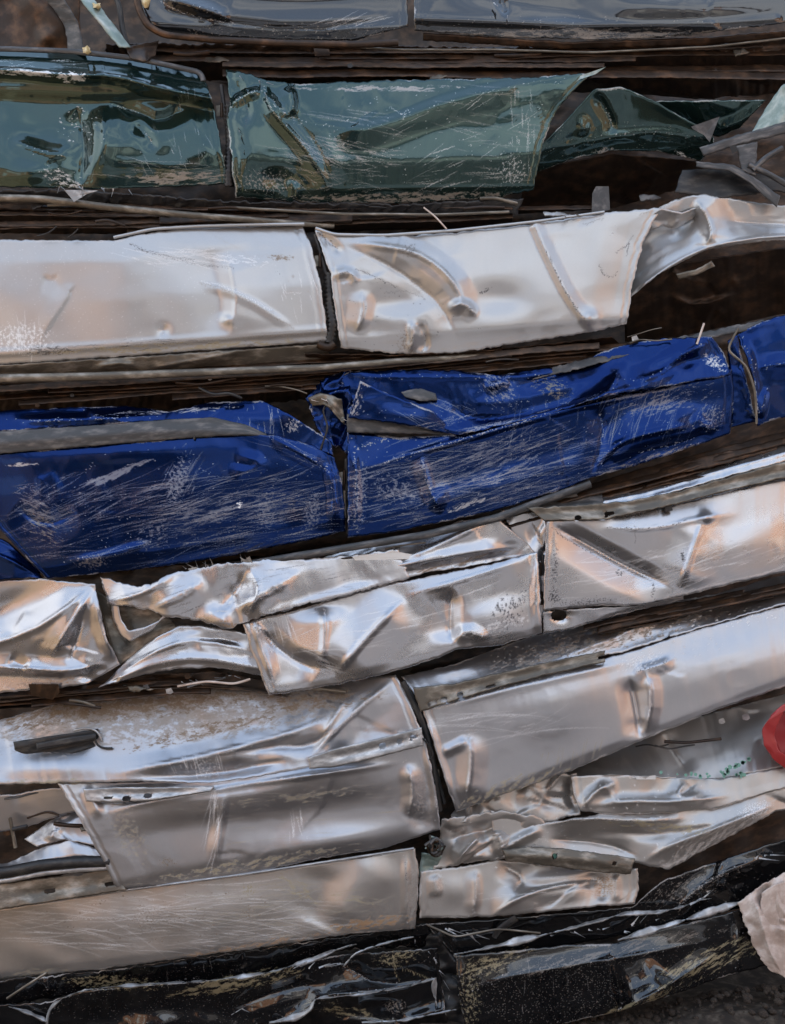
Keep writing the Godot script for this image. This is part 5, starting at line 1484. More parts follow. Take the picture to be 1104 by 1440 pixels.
func car_silver_b() -> void:
	mats.p6 = StandardMaterial3D.new()
	var o := thing("crushed_car", "crushed silver car with a black handle and mud on its door", "car", "crushed cars in the stack")
	core(o, [-330, 1040, 0, 300, 1000, 0, 700, 945, 0, 1100, 870, 0, 1450, 790, 0], [-330, 1240, 0, 300, 1200, 0, 600, 1150, 0, 1000, 1020, 0, 1450, 920, 0], -260, mats.underbody, 66)
	pan(o, "front_door", mats.p6, {a = "p6", t = [-180, 1050, -40, 12, 1010, -46, 100, 985, -52, 250, 970, -56, 400, 962, -54, 480, 958, -44, 556, 950, -24], r = [575, 985, -12, 590, 1025, -6], b = [-180, 1110, 4, 12, 1102, 4, 90, 1100, 6, 180, 1098, 4, 300, 1100, 0, 420, 1082, -2, 520, 1060, -2, 596, 1040, -2], n = 3.0, nf = 0.8,
		f = [["R", [150, 1090, 260, 1070, 340, 1050, 400, 1035, 470, 1005], 10, 14, 16], ["R", [556, 955, 500, 1000, 440, 1060, 430, 1075], 8, 16, 22], ["R", [330, 1060, 380, 1050, 440, 1050, 470, 1020], -7, 10, 10], ["R", [180, 1092, 300, 1090, 420, 1065], -9, 10, 8], ["D", 400, 1060, 26, 12, -10, 7], ["R", [490, 975, 470, 1010, 450, 1040], 6, 10, 14], ["D", 80, 1080, 90, 16, 0, 6], ["G", [20, 1050, 80, 1045, 140, 1040], -8, 20, 16]], c = 12, ch = 3.0})
	var zz := zon(80, 1050)
	var h := pan(o, "door_handle", mats.black, {rd = 0.0, t = [20, 1044, zz + 4, 60, 1038, zz + 8, 100, 1032, zz + 8, 137, 1026, zz + 4], b = [24, 1072, zz + 10, 60, 1070, zz + 12, 100, 1060, zz + 12, 139, 1048, zz + 8], n = 0.4, sk = 14, j = 0.4, s = 1.8, f = [["F", 52, 1046, 136, 1032, -0.8, 1.5, 9], ["F", 52, 1060, 138, 1042, 0.9, 1.5, 9], ["D", 36, 1056, 14, 12, 0, 4]]})
	pan(h, "handle_grip", mats.black, {rd = 0.0, t = [52, 1046, zz + 14, 100, 1037, zz + 15, 134, 1032, zz + 13], b = [53, 1053, zz + 16, 100, 1045, zz + 17, 134, 1038, zz + 15], n = 0.2, sk = 6, j = 0.2, s = 1.6})
	bar(h, "handle_rim", mats.bare, [104, 1027, zz + 4, 124, 1023, zz + 5, 138, 1028, zz + 6, 143, 1042, zz + 6], 1.8)
	bar(h, "handle_wire", mats.black, [132, 1034, zz + 10, 136, 1050, zz + 12, 146, 1053, zz + 13, 158, 1052, zz + 12], 1.6)
	pan(o, "lower_door", mats.p6, {rd = 0.15, a = "p6", t = [82, 1102, 2, 130, 1100, -8, 200, 1100, -10, 300, 1100, -6, 420, 1082, -6, 520, 1060, -6, 598, 1040, -4], l = [112, 1150, 8, 140, 1200, 8], r = [606, 1080, -2, 614, 1120, -2], b = [166, 1250, 8, 250, 1243, 6, 350, 1228, 4, 450, 1206, 4, 540, 1192, 2, 618, 1166, 0], n = 1.8, nf = 0.8,
		f = [["R", [132, 1150, 200, 1128, 300, 1110, 420, 1092, 520, 1078, 570, 1070], 11, 10, 26], ["R", [130, 1120, 200, 1115, 330, 1108, 430, 1088], -7, 8, 8], ["R", [572, 1072, 582, 1110, 576, 1150], 8, 12, 10], ["R", [315, 1115, 312, 1160, 302, 1215], 4, 5, 9], ["R", [598, 1050, 612, 1110, 614, 1160], 5, 9, 6], ["D", 400, 1150, 150, 24, -6, -6], ["D", 480, 1185, 90, 16, -8, 5], ["F", 160, 1240, 618, 1150, -0.3, 5, 30], ["R", [120, 1105, 142, 1150], 5, 8, 8], ["D", 592, 1155, 16, 12, 0, -5]], c = 6, ch = 1.8})
	var r1 := pan(o, "door_rail", mats.bare, {holes = [[578, 1038, 2.4, 4, -14, 1], [582, 1036, 6, 2.4, -14, 1], [562, 1043, 4, 3.6], [538, 1049, 5, 4.4]], s = 1.7, dz = 10.0, t = [434, 1066, 6, 470, 1054, 6, 530, 1040, 4, 592, 1024, 2], b = [436, 1080, 7, 470, 1078, 7, 530, 1064, 6, 594, 1048, 3], n = 0.6, sk = 8, j = 0.5, f = [["G", [446, 1070, 530, 1052, 590, 1036], -3, 6, 6]]})
	plate(r1, "stamp", mats.rail, [496, 1056, 508, 1053, 510, 1065, 498, 1068], 7.6, 1.0)
	var r2 := pan(o, "door_rail", mats.bare, {holes = [[208, 1119, 6, 3.6], [178, 1123, 6, 4.0], [152, 1122, 6, 2.0, 0, 1]], s = 1.7, dz = 10.0, t = [118, 1110, -2, 160, 1108, -2, 220, 1108, -2, 300, 1106, 0], b = [122, 1126, 2, 160, 1128, 2, 220, 1124, 2, 296, 1112, 3], n = 0.6, sk = 8, j = 0.5, f = [["G", [128, 1116, 220, 1115, 280, 1110], -3, 5, 5]]})
	# gap between the doors
	bar(o, "door_seal", mats.black, [566, 958, -10, 588, 1000, -8, 602, 1035, -8, 612, 1090, -6, 618, 1140, -6], 4.5)
	bar(o, "wire", mats.void, [594, 1038, 0, 606, 1050, 2, 612, 1066, 2, 604, 1068, 2], 1.3)
	# right door and its muddy top
	pan(o, "rear_door", mats.p6, {rd = 0.15, a = "p6", t = [590, 985, -10, 640, 975, -14, 720, 955, -16, 800, 938, -16, 880, 920, -18, 960, 893, -22, 1040, 870, -24, 1092, 856, -24, 1270, 812, -24], l = [606, 1030, -2, 628, 1100, 2], r = [1270, 870, -4], b = [642, 1140, 4, 720, 1112, 6, 800, 1084, 6, 900, 1041, 6, 1000, 1000, 6, 1092, 968, 6, 1270, 912, 6], n = 1.8, nf = 0.8,
		f = [["R", [604, 1010, 612, 1060, 640, 1130], 6, 8, 8], ["R", [660, 1030, 664, 1070, 656, 1130], 9, 16, 14], ["R", [620, 1060, 640, 1050, 660, 1040], 6, 6, 6], ["R", [600, 1000, 700, 972, 840, 940, 890, 930], 8, 12, 34], ["R", [884, 950, 894, 990, 900, 1040], -11, 20, 14], ["R", [908, 940, 918, 980, 908, 1036], 10, 10, 22], ["R", [890, 945, 930, 935, 950, 925], 6, 6, 8], ["D", 780, 1000, 90, 40, -16, 9], ["D", 1030, 930, 90, 40, -16, 8], ["F", 650, 1128, 1092, 955, -0.35, 5, 30]], c = 6, ch = 1.8})
	var r3 := pan(o, "door_rail", mats.rail, {holes = [[848, 924, 7, 2.4, -14, 1], [690, 965, 7, 2.2, -14, 1], [647, 977, 4.6, 4.4], [624, 984, 5.4, 3.8], [608, 989, 7, 3.0, -20, 1]], s = 1.7, dz = 10.0, t = [582, 968, -8, 640, 962, -10, 700, 948, -12, 760, 934, -14, 850, 916, -16], b = [592, 1000, -4, 640, 984, -6, 700, 966, -8, 760, 950, -10, 850, 930, -12], n = 1.0, sk = 6, j = 1.0, f = [["G", [596, 984, 700, 957, 840, 924], -3, 7, 7]], c = 3})
	pan(o, "upper_door", mats.p6, {holes = [[944, 900, 16, 5, -12]], a = "p6", t = [566, 952, -30, 640, 935, -44, 720, 905, -56, 800, 880, -62, 900, 855, -66, 1000, 838, -66, 1092, 812, -66, 1270, 770, -66], b = [586, 980, -10, 640, 968, -14, 720, 948, -18, 800, 930, -20, 880, 915, -22, 960, 890, -24, 1092, 852, -26, 1270, 808, -26], n = 4.0, f = [["R", [770, 930, 840, 905, 900, 880, 1000, 860], 9, 14, 10], ["D", 640, 940, 40, 12, -10, 9], ["D", 940, 870, 26, 7, -14, -8], ["R", [800, 895, 850, 888, 880, 890], -7, 8, 8]], c = 14, ch = 4.0})
	# broken inner pieces under the left end
	pan(o, "inner_panel", mats.p6, {a = "p6", t = [-180, 1120, -20, 20, 1118, -18, 60, 1110, -14, 96, 1108, -10], b = [-180, 1190, -20, 30, 1165, -18, 70, 1150, -16, 112, 1138, -12], n = 4.0, c = 8, ch = 6.0})
	pan(o, "inner_sheet", mats.p6, {a = "p6", t = [36, 1180, -26, 80, 1150, -26, 110, 1142, -26], b = [52, 1190, -14, 90, 1180, -8, 140, 1190, -10], n = 3.0, f = [["R", [82, 1150, 70, 1185], 6, 8, 8]], c = 4})
	pan(o, "lower_sheet", mats.p6, {a = "p6", t = [-180, 1230, -20, 12, 1214, -18, 60, 1192, -16, 100, 1182, -12, 146, 1198, -8], b = [-180, 1240, -6, 12, 1222, -4, 60, 1210, -2, 110, 1203, -2, 152, 1206, -2], n = 2.0, c = 3})
	bar(o, "rubber_seal", mats.black, [-180, 1240, -2, 12, 1226, -2, 60, 1216, 0, 110, 1212, 0, 156, 1211, 0], 8.0)
	bar(o, "chrome_strip", mats.bare, [-180, 1256, 0, 12, 1238, 0, 60, 1228, 2, 110, 1223, 2, 160, 1220, 2], 3.6, 0.8)
	bar(o, "bracket", mats.rail, [14, 1150, -6, 20, 1180, -6, 22, 1192, -6], 2.6)
	bar(o, "bracket", mats.black, [18, 1166, -4, 38, 1162, -4], 3.0)
	debris(o, [0, 1120, 0, 60, 1120, 0, 120, 1150, 0], [0, 1190, 0, 60, 1185, 0, 130, 1180, 0], 8, 206)
	debris(o, [820, 1076, 0, 950, 1030, 0, 1090, 985, 0], [820, 1080, 0, 950, 1040, 0, 1090, 1000, 0], 5, 207)
	door_gap(o, [575, 975, -14, 598, 1040, -12, 622, 1130, -10], 9)
	finish(mats.p6, "p6", Color(0.43, 0.428, 0.445), 0.88, 0.36, [
		["P", 180, 1005, 200, 40, -6, 0.6, 0.6, 5, 1.6, 2.0], ["P", 330, 1005, 180, 34, -8, 0.55, 0.6, 5, 1.6, 2.0], ["P", 200, 990, 200, 22, -6, 0.5, 0.8, 1, 2.0, 2.0], ["P", 90, 1030, 110, 40, -8, 0.25, 0.5, 5, 1.6, 2.0], ["P", 300, 1025, 140, 12, -14, 0.3, 0.85, 1, 2.0, 3.0], ["P", 60, 1005, 90, 26, -10, 0.3, 0.85, 1, 1.6, 2.0], ["C", 250, 1000, 230, 30, 500, 1.8, 0.7, 5], ["P", 440, 985, 110, 18, -4, 0.3, 0.8, 1, 1.6, 2.0],
		["P", 60, 1100, 80, 8, -3, 0.35, 0.7, 8, 2.0, 3.0], ["S", 400, 1140, 180, 50, -4, 168, 26, 0.47, 8], ["P", 420, 1120, 160, 10, -6, 0.2, 0.6, 8, 2.0, 5.0], ["P", 180, 1170, 30, 60, -25, 0.1, 0.6, 8, 3.0, 2.0], ["P", 350, 1215, 190, 10, -9, 0.3, 0.75, 8, 2.4, 4.0], ["P", 235, 1212, 16, 8, 0, 0.3, 0.8, 1, 4.0, 1.0], ["S", 300, 1165, 8, 50, 98, 56, 40, 0.81, 6], ["S", 420, 1165, 20, 18, 84, 22, 18, 0.81, 6], ["S", 280, 1080, 40, 14, 70, 33, 14, 0.81, 6], ["P", 290, 1080, 24, 16, 30, 0.1, 0.6, 6, 4.0, 1.0], ["P", 590, 1120, 16, 50, 6, 0.15, 0.7, 5, 4.0, 1.0],
		["P", 720, 1105, 100, 14, -17, 0.3, 0.75, 8, 2.4, 4.0], ["S", 820, 1062, 60, 16, -75, 84, 16, 0.68, 8], ["S", 700, 1020, 90, 20, -12, 56, 70, 0.41, 6], ["P", 660, 1035, 10, 26, 10, 0.2, 0.7, 7, 4.0, 1.0], ["P", 900, 930, 40, 14, -12, 0.2, 0.7, 6, 4.0, 2.0], ["P", 1020, 1000, 60, 6, -18, 0.3, 0.9, 6, 4.0, 2.0], ["P", 860, 895, 220, 26, -14, 0.15, 0.8, 1, 2.0, 2.0], ["P", 760, 925, 120, 12, -14, 0.2, 0.75, 5, 2.0, 3.0], ["C", 800, 905, 220, 30, 260, 1.8, 0.7, 0], ["C", 960, 860, 140, 26, 160, 2.6, 0.75, 6], ["P", 905, 990, 6, 40, -10, 0.1, 0.7, 7, 4.0, 1.0]], 0.45)

func car_silver_c() -> void:
	mats.p7 = StandardMaterial3D.new()
	var o := thing("crushed_car", "crushed grey silver car with a scuffed flat door just above the black car", "car", "crushed cars in the stack")
	core(o, [-330, 1285, 0, 300, 1240, 0, 600, 1170, 0, 900, 1080, 0, 1450, 960, 0], [-330, 1370, 0, 300, 1330, 0, 600, 1290, 0, 900, 1250, 0, 1450, 1130, 0], -260, mats.underbody, 77)
	pan(o, "front_door", mats.p7, {rd = 0.1, a = "p7", t = [-180, 1300, -8, 14, 1277, -8, 174, 1253, -8, 348, 1230, -8, 458, 1214, -8, 583, 1194, -6], r = [588, 1230, -2, 586, 1270, 0], b = [-180, 1400, 4, 14, 1374, 4, 139, 1362, 4, 348, 1334, 4, 493, 1312, 4, 583, 1305, 2], n = 1.8, nf = 0.8,
		f = [["F", 78, 1270, 150, 1366, -0.3, 16, 120], ["D", 60, 1345, 50, 16, 20, 3], ["G", [535, 1196, 505, 1250, 470, 1306], 7, 36, 26], ["G", [455, 1216, 448, 1260, 430, 1300], -4, 26, 30], ["R", [570, 1200, 572, 1300], 4, 5, 5], ["F", 14, 1366, 583, 1296, -0.3, 5, 30], ["D", 300, 1280, 150, 30, -6, 3]], c = 4, ch = 1.4})
	var r := pan(o, "door_rail", mats.rail, {holes = [[155, 1243, 8, 2.8, -6, 1], [70, 1253, 8, 3.0, -6, 1]], s = 1.7, dz = 10.0, t = [-180, 1262, -14, 14, 1242, -14, 90, 1232, -12, 160, 1222, -10], b = [-180, 1298, -2, 14, 1276, -2, 90, 1264, -2, 176, 1251, -2], n = 1.5, sk = 5, f = [["G", [14, 1260, 160, 1238], -3, 8, 8]], c = 4})
	bar(o, "top_edge", mats.bare, [-180, 1296, -1, 14, 1275, -1, 174, 1252, 0, 348, 1229, 0, 458, 1212, 0, 582, 1193, -2], 1.8)
	pan(o, "strap", mats.greyplastic, {t = [78, 1236, -4, 100, 1226, -2, 128, 1222, 0], b = [80, 1256, 0, 92, 1252, 0, 120, 1226, 0], n = 1.0, sk = 4})
	# crushed rear half, right of the middle post
	pan(o, "lower_door", mats.p7, {a = "p7", t = [592, 1226, -12, 640, 1220, -14, 700, 1210, -16, 760, 1216, -18, 830, 1226, -16, 896, 1222, -10], l = [590, 1260, -6], r = [897, 1250, -6], b = [591, 1290, -2, 640, 1290, 0, 690, 1288, 2, 780, 1280, 4, 840, 1274, 4, 892, 1270, 0], n = 2.2,
		f = [["R", [690, 1288, 730, 1262, 770, 1248, 840, 1238], 11, 16, 16], ["R", [668, 1222, 670, 1260, 664, 1288], 5, 6, 10], ["R", [700, 1212, 740, 1235, 720, 1255], -6, 14, 14], ["R", [610, 1230, 616, 1262], 5, 6, 8], ["R", [848, 1232, 846, 1270], -4, 6, 6], ["R", [866, 1228, 866, 1270], 4, 5, 5], ["D", 640, 1250, 24, 20, 0, 4], ["R", [720, 1250, 800, 1244, 860, 1232], -5, 7, 7]], c = 7, ch = 2.4, j = 1.6})
	var r4 := pan(o, "cross_rail", mats.rail, {holes = [[864, 1214, 3, 3], [780, 1204, 4, 4]], s = 1.7, dz = 10.0, t = [708, 1196, -6, 740, 1192, -2, 790, 1194, 0, 850, 1202, 0, 892, 1208, -4], b = [712, 1210, -4, 750, 1214, 2, 800, 1220, 4, 850, 1226, 4, 886, 1228, 0], n = 0.8, sk = 14, f = [["G", [716, 1202, 800, 1206, 888, 1218], 4, 8, 8, 0]], c = 4})
	plate(r4, "glass_crumb", mats.glassbit, [777, 1202, 781, 1200, 784, 1204, 780, 1208], 8, 2.0)
	pan(o, "crumpled_panel", mats.p7, {a = "p7", t = [622, 1152, -20, 660, 1148, -16, 700, 1140, -14, 760, 1150, -14, 775, 1165, -14], b = [610, 1222, -16, 640, 1216, -12, 680, 1210, -10, 712, 1205, -10, 720, 1200, -10], n = 4.0, nf = 2.0,
		f = [["R", [680, 1170, 660, 1190, 640, 1215], 12, 14, 12], ["R", [685, 1165, 705, 1175, 708, 1205], 12, 10, 10], ["R", [630, 1180, 680, 1168, 740, 1155], -9, 8, 10], ["D", 672, 1205, 18, 10, 0, 9]], c = 16, ch = 6.0, j = 3.0})
	pan(o, "crumpled_panel", mats.p7, {a = "p7", t = [690, 1140, -18, 760, 1160, -12, 830, 1148, -12, 900, 1136, -12, 1000, 1130, -12, 1092, 1105, -12, 1270, 1060, -12], b = [700, 1208, -10, 770, 1196, -6, 850, 1204, -6, 905, 1215, -2, 940, 1222, 0, 1092, 1140, -2, 1270, 1100, -2], n = 3.0,
		f = [["R", [760, 1162, 820, 1150, 900, 1155, 980, 1150], 10, 10, 14], ["R", [770, 1180, 850, 1185, 900, 1205], -8, 12, 12], ["R", [900, 1215, 940, 1190, 1010, 1165, 1092, 1130], 12, 18, 12], ["R", [820, 1165, 900, 1172, 960, 1168], -7, 6, 8], ["R", [700, 1200, 730, 1180, 765, 1165], 7, 6, 6]], c = 18, ch = 4.0, j = 2.0})
	pan(o, "crumpled_panel", mats.p7, {a = "p7", t = [640, 1140, -30, 700, 1115, -30, 760, 1092, -30, 810, 1088, -26], b = [630, 1160, -20, 690, 1150, -20, 750, 1160, -18, 815, 1145, -16], n = 5.0, nf = 2.0, f = [["R", [800, 1090, 806, 1130, 815, 1145], -10, 8, 8]], c = 18, ch = 6.0, j = 3.0})
	pan(o, "rear_door", mats.p7, {a = "p7", t = [804, 1092, -14, 860, 1090, -18, 940, 1094, -18, 1010, 1096, -16, 1092, 1082, -14, 1270, 1040, -14], l = [808, 1120, -8], b = [818, 1140, -2, 870, 1145, -4, 940, 1142, -4, 1010, 1136, -4, 1092, 1110, -4, 1270, 1070, -4], n = 2.2,
		f = [["R", [815, 1140, 840, 1110, 870, 1100], 8, 8, 10], ["R", [820, 1135, 880, 1126, 960, 1128, 1030, 1118], 8, 8, 10], ["R", [965, 1098, 950, 1122, 990, 1118], 7, 10, 10], ["R", [840, 1102, 860, 1115, 865, 1130], 3, 4, 6]], c = 6, ch = 2.5})
	pan(o, "upper_door", mats.p7, {a = "p7", t = [770, 1082, -80, 850, 1050, -80, 940, 1020, -80, 1092, 980, -80, 1270, 940, -80], b = [806, 1092, -14, 860, 1090, -16, 940, 1094, -18, 1010, 1096, -18, 1092, 1080, -16, 1270, 1040, -14], n = 4.0, f = [["R", [930, 1030, 950, 1060, 970, 1090], -6, 14, 14], ["R", [800, 1075, 850, 1080, 880, 1090], 6, 8, 8]], c = 7, ch = 3.0})
	rng.seed = 71
	for i in 70:
		var t := sqrt(rng.randf())
		var gx := 900.0 + 160.0 * t + rng.randf_range(-4, 4)
		var gy := 1091.0 - (24.0 * maxf(0.0, (t - 0.7) / 0.3) if rng.randf() < 0.6 else 0.0) + rng.randf_range(-5, 2)
		if t < 0.75 and rng.randf() < 0.6:
			continue
		var s := rng.randf_range(1.2, 3.4)
		plate(o, "glass_crumb", mats.glassbit, [gx - s, gy - s * 0.5, gx, gy - s, gx + s, gy - s * 0.3, gx + s * 0.6, gy + s, gx - s * 0.7, gy + s * 0.8], -8, 3.0)
	plate(o, "paint_flake", mats.pale, [894, 1092, 908, 1095, 914, 1091, 922, 1090, 922, 1096, 895, 1096], -8, 1.0)
	# knot of wires and torn metal at the middle post
	rng.seed = 72
	for i in 16:
		var a := rng.randf() * TAU
		var q := []
		for k in 4:
			q.append_array([612 + cos(a + k * 1.3) * rng.randf_range(3, 16), 1190 + sin(a + k * 1.3) * rng.randf_range(4, 20), -6 + rng.randf_range(-4, 8)])
		bar(o, "wire", [mats.black, mats.greyplastic, mats.rust, mats.palegreen][i % 4], q, rng.randf_range(1.0, 2.6))
	pan(o, "post_scrap", mats.palegreen, {t = [594, 1200, -14, 620, 1204, -10], b = [590, 1232, -14, 612, 1222, -12], n = 5.0, nf = 5.0, c = 8, ch = 6.0, sk = 4, s = 2.0})
	finish(mats.p7, "p7", Color(0.44, 0.42, 0.4), 0.8, 0.42, [
		["S", 250, 1290, 250, 50, 1, 461, 70, 0.47, 6], ["S", 400, 1280, 150, 40, -6, 224, 50, 0.47, 8], ["P", 420, 1250, 50, 18, 30, 0.15, 0.7, 8, 3.0, 4.0], ["P", 350, 1250, 14, 12, 0, 0.2, 0.8, 8, 4.0, 1.0], ["P", 350, 1282, 10, 10, 0, 0.2, 0.8, 1, 4.0, 1.0], ["P", 520, 1298, 70, 10, -7, 0.45, 0.85, 3, 3.0, 3.0], ["P", 350, 1330, 160, 8, -9, 0.25, 0.7, 3, 3.0, 4.0], ["P", 578, 1260, 10, 50, 2, 0.35, 0.8, 5, 4.0, 1.0], ["P", 500, 1265, 60, 8, 10, 0.2, 0.7, 8, 3.0, 4.0], ["L", [95, 1290, 180, 1292, 300, 1295], 1.4, 0.6, 6], ["P", 50, 1368, 60, 8, -4, 0.3, 0.6, 8, 3.0, 3.0], ["P", 205, 1290, 30, 30, 0, -0.1, 0.7, 1, 4.0, 1.0], ["C", 250, 1290, 200, 40, 90, 1.6, 0.6, 1],
		["P", 850, 1245, 22, 24, 10, 0.2, 0.8, 3, 4.0, 1.0], ["P", 930, 1162, 90, 10, 5, 0.3, 0.8, 8, 3.0, 4.0], ["P", 1000, 1180, 90, 22, -26, 0.3, 0.8, 7, 2.6, 4.0], ["S", 760, 1250, 120, 24, -4, 84, 40, 0.54, 6], ["P", 700, 1080, 60, 30, 0, 0.1, 0.7, 1, 3.0, 1.0], ["P", 1060, 1140, 30, 12, -20, 0.35, 0.9, 6, 5.0, 1.0], ["C", 800, 1150, 250, 80, 200, 1.6, 0.6, 6], ["P", 615, 1250, 14, 40, 0, 0.1, 0.7, 5, 4.0, 1.0]], 0.3)

func car_black() -> void:
	mats.p8 = StandardMaterial3D.new()
	var o := thing("crushed_car", "crushed black car with torn white edges at the bottom of the stack", "car", "crushed cars in the stack")
	core(o, [-330, 1395, 0, 300, 1355, 0, 600, 1310, 0, 900, 1270, 0, 1450, 1160, 0], [-330, 1475, 0, 600, 1470, 0, 1450, 1455, 0], -260, mats.underbody, 88)
	pan(o, "front_wing", mats.p8, {a = "p8", t = [-180, 1400, -10, 14, 1378, -10, 140, 1366, -10, 348, 1338, -12, 493, 1316, -12, 600, 1300, -12], b = [-180, 1420, -20, 14, 1412, -20, 110, 1396, -20, 240, 1382, -20, 360, 1372, -20, 470, 1336, -20, 610, 1330, -22], n = 4.0, c = 16, ch = 4.0, j = 3.0, f = [["R", [60, 1375, 70, 1400], 6, 6, 6]]})
	pan(o, "front_door", mats.p8, {a = "p8", t = [-180, 1424, -2, 14, 1414, -2, 70, 1410, -1, 120, 1392, 0, 240, 1384, 0, 360, 1374, -1, 470, 1344, -4, 614, 1334, -6], b = [-180, 1500, -6, 100, 1490, -6, 300, 1480, -6, 500, 1470, -6, 630, 1452, -10], n = 5.0, nf = 1.4,
		f = [["R", [70, 1440, 76, 1416, 110, 1396, 240, 1384, 360, 1374, 440, 1350, 490, 1336], 7, 8, 12], ["R", [380, 1440, 440, 1420, 450, 1400, 520, 1396, 610, 1376], 12, 10, 14], ["D", 200, 1420, 110, 22, -4, -9], ["R", [470, 1350, 540, 1390, 620, 1370], -8, 14, 14], ["R", [560, 1440, 620, 1420, 640, 1424], 8, 8, 8], ["R", [320, 1420, 400, 1390, 460, 1380], -7, 10, 10]], c = 26, ch = 4.0, j = 2.0})
	# bare bright edges where the paint tore
	torn(o, mats.bare, [66, 1440, 6, 66, 1424, 6, 76, 1410, 6, 106, 1395, 6, 160, 1387, 5, 240, 1383, 4, 320, 1378, 3, 390, 1365, 2, 440, 1350, 0, 470, 1336, -2, 500, 1328, -4], 7.5, 5.7)
	torn(o, mats.bare, [14, 1416, 2, 40, 1424, 4, 66, 1436, 4], 6.6, 8.8)
	torn(o, mats.bare, [484, 1358, 2, 500, 1340, 4, 528, 1330, 2, 560, 1322, -2, 580, 1318, -4], 6.6, 3.3)
	torn(o, mats.bare, [380, 1438, 10, 420, 1430, 10, 440, 1418, 12, 440, 1404, 12, 460, 1402, 10, 520, 1396, 8, 570, 1388, 6, 612, 1376, 4], 7.9, 5.7)
	torn(o, mats.bare, [510, 1438, 10, 560, 1436, 10, 610, 1426, 8, 640, 1420, 6], 7.5, 4.4)
	torn(o, mats.bare, [612, 1376, 4, 610, 1390, 5, 614, 1414, 6], 5.7, 5.7)
	bar(o, "trim_strip", mats.rail, [10, 1404, 4, 40, 1384, 4, 66, 1368, 2], 1.8)
	slivers(o, "torn_paint", mats.bare, [400, 1366, 2, 440, 1362, 4, 490, 1352, 4], 12, 14, -0.3, 81)
	slivers(o, "torn_paint", mats.bare, [580, 1318, -2, 610, 1345, -2, 632, 1400, -2], 14, 13, 1.2, 82)
	slivers(o, "torn_paint", mats.bare, [300, 1420, 2, 320, 1430, 2, 345, 1415, 2], 5, 12, 0.0, 83)
	pan(o, "door_post", mats.black, {t = [588, 1300, -26, 640, 1296, -24], b = [610, 1470, -14, 656, 1460, -10], n = 6.0, nf = 3.0, c = 16, ch = 9.0})
	# rear door of the black car
	pan(o, "upper_rear_door", mats.p8, {a = "p8", t = [600, 1300, -12, 690, 1294, -12, 780, 1286, -12, 890, 1276, -12, 930, 1240, -14, 1000, 1215, -16, 1092, 1185, -16, 1270, 1140, -16], b = [640, 1344, -18, 720, 1338, -18, 800, 1328, -18, 900, 1310, -20, 1000, 1288, -22, 1040, 1276, -24, 1092, 1255, -26, 1270, 1210, -26], n = 4.0, c = 20, ch = 5.0, f = [["R", [940, 1290, 970, 1260, 1010, 1230, 1092, 1200], 10, 12, 12]]})
	pan(o, "rear_door", mats.p8, {rd = 0.15, a = "p8", t = [642, 1344, -8, 720, 1338, -8, 800, 1330, -8, 860, 1328, -8, 930, 1308, -10, 1010, 1288, -10, 1060, 1276, -12, 1270, 1230, -12], l = [644, 1390, -2], r = [1270, 1300, -6], b = [658, 1462, 4, 760, 1446, 6, 860, 1424, 6, 940, 1400, 4, 1010, 1375, 0, 1100, 1350, -4, 1270, 1320, -4], n = 1.2, nf = 0.7,
		f = [["R", [650, 1400, 700, 1376, 800, 1358, 900, 1342, 1000, 1322], 7, 14, 24], ["R", [858, 1335, 856, 1370, 866, 1424], 7, 5, 12], ["G", [872, 1420, 905, 1412, 948, 1376], 24, 38, 12], ["R", [870, 1424, 878, 1400, 868, 1380], -6, 5, 8], ["R", [868, 1424, 930, 1392, 1010, 1340], 7, 12, 16], ["R", [1038, 1300, 1036, 1380], 5, 5, 6], ["R", [645, 1346, 650, 1460], 4, 6, 6], ["F", 660, 1440, 860, 1408, -0.2, 6, 30]], c = 4, ch = 1.5})
	torn(o, mats.bare, [640, 1342, 0, 700, 1330, 2, 760, 1316, 2, 830, 1298, 2, 880, 1284, 0, 920, 1284, -2, 960, 1276, -4, 990, 1262, -6], 8.8, 5.7)
	torn(o, mats.bare, [870, 1322, 2, 910, 1310, 2, 950, 1298, 2, 1000, 1282, 0, 1044, 1268, -2], 7.5, 8.8)
	slivers(o, "torn_paint", mats.bare, [620, 1305, -6, 650, 1310, -4, 690, 1318, -4], 16, 18, 0.4, 84)
	slivers(o, "torn_paint", mats.bare, [760, 1318, 0, 830, 1306, 0, 880, 1310, 2], 12, 14, 0.1, 85)
	slivers(o, "torn_paint", mats.bare, [880, 1302, 2, 930, 1292, 2, 990, 1262, -4, 1010, 1235, -10], 16, 15, -0.6, 86)
	slivers(o, "torn_paint", mats.bare, [1000, 1225, -16, 1050, 1210, -16, 1092, 1200, -16], 8, 20, -0.2, 87)
	bar(o, "trim_strip", mats.black, [695, 1318, -2, 700, 1308, 0, 726, 1290, 2], [4.0, 6.0], 0.5)
	debris(o, [590, 1300, 0, 640, 1330, 0, 650, 1420, 0], [610, 1310, 0, 630, 1350, 0, 640, 1430, 0], 9, 208)
